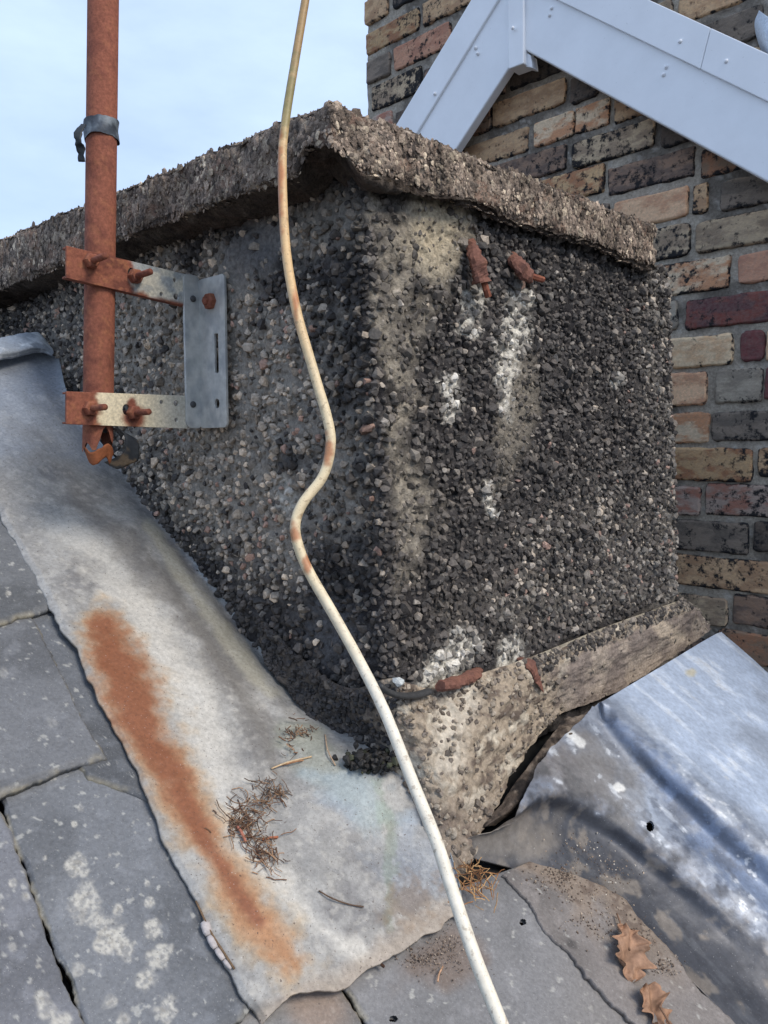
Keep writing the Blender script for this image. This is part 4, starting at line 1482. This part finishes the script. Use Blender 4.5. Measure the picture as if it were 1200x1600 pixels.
def paint_up(V):
    x_, y_ = proj(V)
    n_ = (fbm(V, 70, 4, 155) - .5) * 30
    c_ = mixc(np.tile(lin(206, 198, 178), (len(V), 1)), lin(160, 162, 158), sstep(.4, .6, fbm(V, 60, 3, 157)))
    m_ = np.maximum(sstep(214, 204, x_ + n_), sstep(-6, 3, (y_ - (456 + (x_ - 205) * .22)) + n_ * .5))
    return c_ * (1 - m_[:, None]) + rustcol(V) * m_[:, None]


def paint_lo(V):
    x_, y_ = proj(V)
    n_ = (fbm(V, 70, 4, 156) - .5) * 26
    c_ = mixc(np.tile(lin(218, 204, 172), (len(V), 1)), lin(176, 172, 158), sstep(210, 280, x_))
    m_ = np.maximum(sstep(160, 150, x_ + n_), blob(x_, y_, 209, 652, 17, 20, 0, .3, n_ * .02))
    m_ = np.maximum(m_, blob(x_, y_, 206, 632, 8, 12, 0, .3, n_ * .02))
    return c_ * (1 - m_[:, None]) + rustcol(V) * m_[:, None]


arm([(106, 384), (294, 429), (294, 478), (106, 433)], [(207, 428, .006, .009), (275, 437, .0035, None), (254, 459, .0035, None), (277, 463, .0048, None)], paint_up, [(142, 408), (211, 432)], '')
arm([(106, 612), (294, 619), (294, 669), (106, 662)], [(199, 640, .006, .008), (254, 628, .0035, None), (277, 630, .0048, None), (277, 656, .0035, None)], paint_lo, [(141, 638), (209, 645)], '')

# mast
om = on_arm(154, 560)[0]
MR = .0196
tm = -.0075 - MR
ptop = hit(163, -140, WB0 + TW * tm, TW)
pbot = hit(153, 690, WB0 + TW * tm, TW)
mast = empty('aerial_mast', pbot, 'rusty brown steel aerial pole standing upright in the wall bracket', 'pole')
nP, nA = 110, 28
V, cc_ = [], []
ax_ = (ptop - pbot)
axn = ax_ / np.linalg.norm(ax_)
e1 = np.cross(axn, [0, 1, 0]); e1 /= np.linalg.norm(e1)
e2 = np.cross(e1, axn)
ang = np.linspace(0, 2 * math.pi, nA + 1)
Gp = np.zeros((nP, nA + 1, 3))
for i in range(nP):
    fr_ = i / (nP - 1)
    rag = 0
    for k, q in enumerate(ang):
        low = (.012 * math.sin(q * 2 + .6) + .010 * math.sin(q * 5 + 1)) * (1 - fr_) ** 6 if k != nA else low0
        if k == 0: low0 = low
        Gp[i, k] = pbot + ax_ * fr_ + axn * low + (e1 * math.cos(q) + e2 * math.sin(q)) * MR
Gc = rustcol(Gp.reshape(-1, 3)).reshape(nP, nA + 1, 3)
Gc = mixc(Gc, lin(150, 92, 74), np.clip(np.linspace(0, 1, nP)[:, None] * np.ones((1, nA + 1)) * .5, 0, 1))
gridmesh('pole', Gp, M_RUST, mast, Gc, None, smooth=True)
Gi = Gp.copy()
Gi = pbot + ((Gi - pbot) @ axn)[..., None] * axn + ((Gi - pbot) - ((Gi - pbot) @ axn)[..., None] * axn) * .88
gridmesh('pole_inside', Gi[:30], M_RUST, mast, Gc[:30] * .5, None, smooth=True, flip=True)
# rust flake hanging at the torn foot
fa = np.linspace(math.radians(150), math.radians(330), 22)
Gf = np.array([[pbot - axn * (.010 + .016 * q + .006 * math.sin(a_ * 3)) + (e1 * math.cos(a_) + e2 * math.sin(a_)) * MR * (1 - .25 * q) for q in np.linspace(0, 1, 8)] for a_ in fa])
Gf = Gf + ((fbm(Gf, 90, 3, 160) - .5) * .008)[..., None] * axn
gridmesh('rust_flake', Gf, M_RUST, mast, np.tile(lin(140, 84, 54), (22, 8, 1)), axn * .0015 + e2 * .0012)
# blue-grey tape wound round the pole, with a loose dark tail
tz0 = hit(158, 220, WB0 + TW * tm, TW); tz1 = hit(158, 192, WB0 + TW * tm, TW)
ctr_ = lambda z_: pbot + ax_ * ((z_ - pbot[2]) / ax_[2])
Gt = np.array([[ctr_(tz0[2] + (tz1[2] - tz0[2]) * q - .003 * math.sin(a_ + 1)) + (e1 * math.cos(a_) + e2 * math.sin(a_)) * (MR + .0022 + .0012 * math.sin(3 * a_ + 4 * q)) for q in np.linspace(0, 1, 10)]
               for a_ in np.linspace(0, 2 * math.pi, 60)])
Gt = Gt + ((fbm(Gt, 120, 3, 161) - .5) * .005)[..., None] * axn
o = gridmesh('tape_wrap', Gt, M_TAPE, mast, mixc(np.tile(lin(66, 72, 80), (60, 10, 1)), lin(104, 112, 118), sstep(.5, .65, fbm(Gt, 110, 3, 162))), None)
P_ = lambda x_, y_, t_: hit(x_, y_, WB0 + TW * (tm + t_), TW)
ts_ = [P_(131, 194, .012), P_(122, 206, .016), P_(124, 222, .018), P_(127, 236, .016), P_(128, 252, .014)]
Gx = np.array([[p_ + CX * q for q in np.linspace(-.005, .004, 6)] for p_ in spline(ts_, 24)])
Gx = Gx + ((fbm(Gx, 130, 3, 163) - .5) * .006)[..., None]
gridmesh('loose_end', Gx, M_TAPE, o, np.tile(lin(30, 34, 38), (24, 6, 1)), CF * .0015)
# curl of tape at the pole's foot
ca = np.linspace(-1.9, 2.2, 40)
cc0 = P_(176, 692, .004)
Gx = np.array([[cc0 + CX * (.026 * math.cos(a_) - .002) + Z * (.024 * math.sin(a_) - .003 + .003 * math.sin(4 * a_)) + np.array([.5, .6, -.4]) * q - CF * .006 * a_ for q in np.linspace(-.010, .016, 8)] for a_ in ca])
Gx = Gx + ((fbm(Gx, 90, 3, 164) - .5) * .008)[..., None] * CX
gridmesh('tape_curl', Gx, M_TAPE, mast, mixc(np.tile(lin(50, 53, 56), (40, 8, 1)), lin(128, 110, 88), sstep(.55, .62, fbm(Gx, 70, 3, 165))), CX * .0012)

# ------------------------------------------------------------------ old aerial cable hanging in front
CB = [(492, -90, 12.4), (478, -5, 12.8), (462, 90, 13.2), (446, 190, 13.7), (441, 260, 14.0), (446, 380, 14.7), (462, 480, 15.3), (490, 580, 15.6), (513, 660, 15.9), (516, 702, 16.0), (504, 745, 16.1), (474, 785, 16.3), (462, 815, 16.4), (464, 845, 16.5), (481, 890, 16.6), (521, 960, 16.9), (560, 1030, 17.3), (600, 1110, 18.1), (640, 1210, 19.1), (680, 1310, 20.1), (703, 1380, 20.8), (740, 1490, 21.9), (787, 1610, 22.9), (830, 1720, 23.6)]
CD = .0082
pts = []
for cx_, cy_, wd in CB:
    d_ = ray(cx_, cy_)
    pts.append(CAM + d_ * (CD * FPX / wd / 1.0))
pts = spline(pts, 420)


def cable_col(V):
    x_, y_ = proj(V)
    n_ = fbm(V, 25, 4, 171) - .5
    n2_ = fbm(V, 120, 4, 172) - .5
    c_ = mixc(np.tile(lin(206, 172, 124), (len(V), 1)), lin(214, 196, 160), sstep(380, 700, y_ + n_ * 200))
    c_ = mixc(c_, lin(222, 213, 194), sstep(850, 1150, y_ + n_ * 150))
    c_ = mixc(c_, lin(138, 110, 66), sstep(260, 60, y_ + n_ * 160) * .8)
    c_ = mixc(c_, lin(104, 106, 62), blob(x_, y_, 452, 150, 16, 60, 8, .6, n2_ * 3) * .7)
    rust_ = np.maximum.reduce([blob(x_, y_, 436, 300, 7, 90, 0, .5, n2_ * 2), blob(x_, y_, 512, 700, 9, 22, 0, .5, n2_ * 2.5), blob(x_, y_, 460, 830, 9, 16, 0, .5, n2_ * 2.5),
                               blob(x_, y_, 480, 880, 6, 12, 0, .5, n2_ * 2), blob(x_, y_, 462, 480, 5, 30, 0, .5, n2_ * 2)])
    c_ = mixc(c_, lin(164, 96, 52), rust_ * .8)
    return mixc(c_, lin(150, 120, 84), sstep(.17, .25, n2_) * sstep(1000, 800, y_) * .5)


o = tube('aerial_cable', pts, CD / 2, M_CABLE, None, 16, cols=cable_col, jit=.012)
tag(o, 'kinked cream aerial cable hanging down in front of the stack', 'cable')


# ------------------------------------------------------------------ rusty iron stumps in the pebbledash
def rcol(V): return mixc(rustcol(V), lin(104, 80, 72), .6 * np.ones(len(V)))


def stump(name, segs, label, pin=None, flat=.6, grp='rusty iron stumps in the pebbledash'):
    p0 = on_right(segs[0][0], segs[0][1], 0)
    e_ = empty(name, p0, label, 'iron stump', grp)
    pts_ = [on_right(a_, b_, d_ / 1000.) for a_, b_, d_, r_ in segs]
    V, F = tube_arrays(spline(pts_, 26), spline(np.array([[r_ / 1000.] for *_, r_ in segs]), 26)[:, 0], 11, flat, .10)
    V = V + ((fbm(V, 70, 3, 180) - .5) * .014)[:, None] * NR + ((fbm(V, 80, 3, 181) - .5) * .007)[:, None] * R
    mk('shank', V, F, M_RUST, e_, rcol(V), False)
    if pin:
        pts_ = [on_right(a_, b_, d_ / 1000.) for a_, b_, d_ in pin[:-1]]
        V, F = tube_arrays(spline(pts_, 6), pin[-1] / 1000., 8, 1, .08)
        mk('pin', V, F, M_RUST, e_, rustcol(V), False)
    return e_


stump('wall_spike', [(735, 374, -4, 6), (741, 395, 16, 9), (748, 420, 22, 11), (752, 442, 22, 12)], 'tapered rusty spike end pointing down, left of the upper two', [(755, 436, 20), (759, 450, 24), (763, 464, 24), 4.6])
stump('wall_spike', [(798, 398, -4, 6), (806, 410, 14, 11), (818, 424, 20, 13), (830, 434, 20, 9)], 'crumpled rusty iron stump, right of the upper two', [(828, 431, 20), (838, 434, 24), (848, 437, 26), 4.8])
stump('wall_spike', [(750, 1046, -6, 6), (738, 1056, 16, 8), (718, 1065, 24, 8.5), (686, 1072, 28, 8)], 'rusty round iron bar lying level in the bottom joint', None, .9)
stump('wall_spike', [(812, 1028, 2, 5), (826, 1036, 18, 11), (838, 1054, 24, 10), (848, 1080, 24, 2.5)], 'rusty pointed iron flake at the right end of the bottom joint', None, .35)

# dark rubber strip bedded at the corner below, and a pale chip above it
pts = [shear(C0 + Z * (GROOVE_Z + .004)) + NL * .03 - TW * .0 + NR * .01]
pp = [on_right(592, 1070, .030), on_right(606, 1081, .032), on_right(626, 1087, .032), on_right(650, 1086, .028), on_right(672, 1080, .024)]
o = tube('rubber_strip', spline(pp, 22), .0062, M_TAPE, None, 9, .6, lin(58, 58, 58), .05)
tag(o, 'short black rubber strip curving round the foot of the corner', 'rubber strip')
V, Fc = chips(np.array([on_right(623, 1066, .020)]), np.array([.0085]))[0]
o = mk('stone_chip', V, Fc, M_PEBBLE, None, np.tile(lin(176, 180, 178), (len(V), 1)))
tag(o, 'single pale angular stone chip above the black rubber strip', 'stone chip')

# ------------------------------------------------------------------ leaves, twigs and grit
def leaf(pxs, tip, wmm, half, seed, label, col):
    """oak leaf: spine from pxs to tip (photo px on the slates), lobed outline, curled"""
    a_, b_ = roof_uvw(roof(*pxs, wmm)), roof_uvw(roof(*tip, wmm))
    ax2 = b_ - a_
    ln_ = np.linalg.norm(ax2)
    ax2 = ax2 / ln_
    sd2 = np.array([-ax2[1], ax2[0], 0])
    n_, m_ = 46, 17
    G_ = np.zeros((n_, m_, 3))
    for i in range(n_):
        s2 = i / (n_ - 1)
        wdt = half * (math.sin(math.pi * min(1, s2 * .97 + .03)) ** .6) * (.55 + .45 * abs(math.sin(s2 * 11 + seed * .3))) * (0.55 + .6 * s2 if s2 < .7 else 1)
        wdt = max(wdt, .0015)
        for j in range(m_):
            v2 = (j / (m_ - 1) - .5) * 2
            curl = .010 * abs(v2) ** 2 * (wdt / half) + .008 * math.sin(s2 * 3 + seed) + .003 * math.sin(v2 * 5 + s2 * 9)
            wob_ = 1 + .18 * math.sin(s2 * 33 + seed * 2 + (v2 > 0) * 1.3)
            G_[i, j] = a_ + ax2 * (s2 * ln_ + .002 * v2 * v2 * math.sin(s2 * 19 + seed)) + sd2 * (v2 * wdt * wob_) + np.array([0, 0, curl + .004])
    Pl = roof_xyz(G_)
    C_ = mixc(np.tile(col, (n_, m_, 1)), col * .55, sstep(.5, .68, fbm(Pl, 70, 4, seed + 190)))
    C_ = mixc(C_, col * .6, np.exp(-((np.arange(m_) - m_ // 2) / .8) ** 2)[None, :] * np.ones((n_, 1)) * .7)
    e_ = empty('oak_leaf', roof_xyz(a_), label, 'leaf', 'dead oak leaves on the slates')
    gridmesh('blade', Pl, M_LEAF, e_, C_, -NW * .0006)
    st = [roof_xyz(a_ - ax2 * .018 + np.array([0, 0, .003])), roof_xyz(a_ + np.array([0, 0, .005])), roof_xyz(a_ + ax2 * ln_ * .5 + np.array([0, 0, .008]))]
    tube('stalk', spline(st, 10), .0011, M_LEAF, e_, 6, cols=col * .6)


leaf((968, 1452), (990, 1532), 2, .030, 1, 'crumbling brown oak leaf half buried in grit on the slate', lin(156, 122, 98))
leaf((1048, 1612), (1000, 1545), 3, .027, 4, 'curled brown oak leaf at the bottom edge beside the humped lead', lin(150, 116, 92))


def twig_pts(c_, ln_, wmm, curl=.3):
    a_ = RNG.uniform(0, 2 * math.pi)
    q = [np.array([0, 0, 0.])]
    for k in range(5):
        a_ += RNG.normal() * curl
        q.append(q[-1] + np.array([math.cos(a_), math.sin(a_), RNG.normal() * .15]) * ln_ / 5)
    q = np.array(q)
    q -= q.mean(0)
    q[:, 2] = np.abs(q[:, 2]) + wmm / 1000
    return roof_xyz(roof_uvw(c_) * np.array([1, 1, 0]) + q)


def twig_mass(name, spots, n_, ln_, rad, cols_, w0, label=None, cat=None, spread=14, parent=None):
    VV, FF, CC_ = [], [], []
    off_ = 0
    for k in range(n_):
        sx, sy, sp_ = spots[int(RNG.integers(len(spots)))]
        p_ = roof(sx + RNG.normal() * sp_, sy + RNG.normal() * sp_, w0)
        V, F = tube_arrays(twig_pts(p_, ln_ * RNG.uniform(.4, 1.5), w0 + RNG.uniform(0, 5)), rad * RNG.uniform(.6, 1.4), 4)
        c_ = cols_[int(RNG.integers(len(cols_)))] * RNG.uniform(.7, 1.3)
        VV.append(V); CC_.append(np.tile(c_, (len(V), 1)))
        FF += [tuple(i + off_ for i in f_) for f_ in F]
        off_ += len(V)
    o_ = mk(name, np.concatenate(VV), FF, M_DEBRIS, parent, np.concatenate(CC_))
    tag(o_, label, cat, None, 'stuff')
    return o_


def lead_w(px, py):
    x_, y_ = proj(LEAD1_P)
    k = np.argmin((x_ - px) ** 2 + (y_ - py) ** 2)
    return roof_w(LEAD1_P.reshape(-1, 3)[k]) * 1000


DB = [lin(110, 84, 66), lin(84, 62, 50), lin(140, 110, 84), lin(96, 80, 68)]
twig_mass('debris', [(412, 1236, 12), (400, 1262, 14), (378, 1280, 14), (388, 1305, 12), (408, 1325, 10), (425, 1345, 12), (430, 1240, 8), (372, 1290, 8), (395, 1285, 24)], 260, .015, .00048, DB, lead_w(400, 1280) + 1,
          'clump of dry twiggy debris on the rust-streaked lead', 'debris')
twig_mass('debris', [(455, 1150, 8), (450, 1170, 8), (470, 1140, 10)], 60, .009, .0006, DB, lead_w(455, 1155) + 1, 'thin scatter of brown bits on the lead near the wall', 'debris')
ST = [lin(140, 100, 66), lin(116, 82, 56), lin(170, 136, 96)]
twig_mass('straw', [(738, 1372, 12), (730, 1362, 8), (752, 1384, 12)], 60, .026, .0005, ST, 6, 'tuft of orange straw in the hole at the foot of the stack', 'straw')


def one_twig(name, px, rad, col, label, w0=None, grp='single twigs on the lead'):
    w_ = w0
    pts_ = []
    for q in px:
        ww = (lead_w(q[0], q[1]) if w_ is None else w_) + 2 + (q[2] if len(q) > 2 else 0)
        pts_.append(roof(q[0], q[1], ww))
    o_ = tube(name, spline(pts_, 16), rad, M_DEBRIS, None, 5, cols=col, jit=.1)
    return tag(o_, label, 'twig', grp)


one_twig('straw_stem', [(424, 1201), (450, 1191, 3), (487, 1182)], .0011, lin(190, 164, 130), 'pale straw lying level above the debris clump')
one_twig('straw_stem', [(440, 1196), (462, 1190, 3), (474, 1188)], .0009, lin(150, 110, 80), 'short brown straw crossing the pale one')
one_twig('twig', [(370, 1290), (378, 1302, 3), (384, 1316)], .0016, lin(160, 104, 86), 'short salmon-pink twig in the debris clump')
one_twig('twig', [(410, 1312), (422, 1309, 2), (434, 1308)], .0015, lin(160, 100, 74), 'stubby orange frond at the edge of the debris clump')
one_twig('twig', [(498, 1392), (520, 1404, 2), (545, 1413), (568, 1417)], .0008, lin(96, 78, 64), 'long thin bent twig in the middle of the lead')
one_twig('twig', [(508, 1148), (512, 1172, 3), (524, 1196)], .0009, lin(176, 150, 124), 'thin pale stem hanging from the wall onto the lead')
one_twig('twig', [(692, 1510), (686, 1522, 1), (684, 1534)], .0010, lin(176, 140, 112), 'short bent straw on the slate beside the cable', -5)
one_twig('twig', [(590, 1501), (596, 1507, 1), (600, 1511)], .0016, lin(70, 52, 42), 'dark stub of twig under the lead edge', -2)
# pale jointed stem at the slate beside the lead's edge
pc_ = [(311, 1420), (319, 1440), (327, 1462), (338, 1482), (350, 1500), (362, 1514)]
e_ = empty('jointed_stem', roof(335, 1465, 3), 'pale grey jointed stem wedged between slate and lead edge', 'plant stem')
for k in range(4):
    a_, b_ = pc_[k + 1], pc_[k + 2] if k < 4 else pc_[k + 1]
    p0, p1 = roof(*a_, 7), roof(*b_, 7)
    V, F = tube_arrays([p0 + (p1 - p0) * q for q in (.02, .3, .7, .96)], np.array([.0032, .0042, .004, .003]) * (1.15 - .18 * k), 8, .7, .06)
    mk('segment', V, F, M_LEAF, e_, np.tile(lin(176, 168, 164), (len(V), 1)), True)
tube('husk', spline([roof(px, py, 9) for px, py in ((306, 1408), (314, 1425), (330, 1458), (352, 1492), (366, 1514))], 14), .0010, M_DEBRIS, e_, 5, cols=lin(110, 90, 70))


def grit(name, spots, n_, sz, cols_, w0, label):
    c_ = []
    for k in range(n_):
        sx, sy, sp_ = spots[int(RNG.integers(len(spots)))]
        c_.append(roof(sx + RNG.normal() * sp_, sy + RNG.normal() * sp_ * .6, w0 + RNG.uniform(0, 1.5)))
    cl_ = chips(np.array(c_), np.clip(RNG.normal(sz, sz * .4, n_), sz * .3, sz * 2.4))
    col_ = np.array([cols_[int(RNG.integers(len(cols_)))] for _ in range(n_)]) * RNG.uniform(.7, 1.3, (n_, 1))
    o_ = join_chips(name, cl_, col_, M_PEBBLE, None)
    tag(o_, label, 'grit', None, 'stuff')


GC = [lin(130, 112, 96), lin(100, 84, 72), lin(160, 144, 126), lin(84, 72, 64)]
grit('grit', [(860, 1372, 18), (900, 1395, 22), (940, 1415, 24), (975, 1450, 20), (1000, 1470, 16), (920, 1440, 24), (1040, 1510, 14), (880, 1365, 12)], 800, .0009, GC, -1, 'brown grit and crumbs along the cut edge of the slate')
grit('grit', [(690, 1490, 22), (660, 1500, 14), (705, 1470, 14), (690, 1490, 40)], 420, .0007, GC, -7, 'fine brown grit on the slate beside the cable')
for gx_, gy_ in ((887, 1338), (976, 1393), (994, 1446), (818, 1435)): pass
grit('grit', [(930, 1340, 30), (960, 1370, 20), (900, 1320, 20)], 200, .0009, GC + [lin(200, 190, 175)], 4, 'sparse crumbs in the trough of the humped lead')
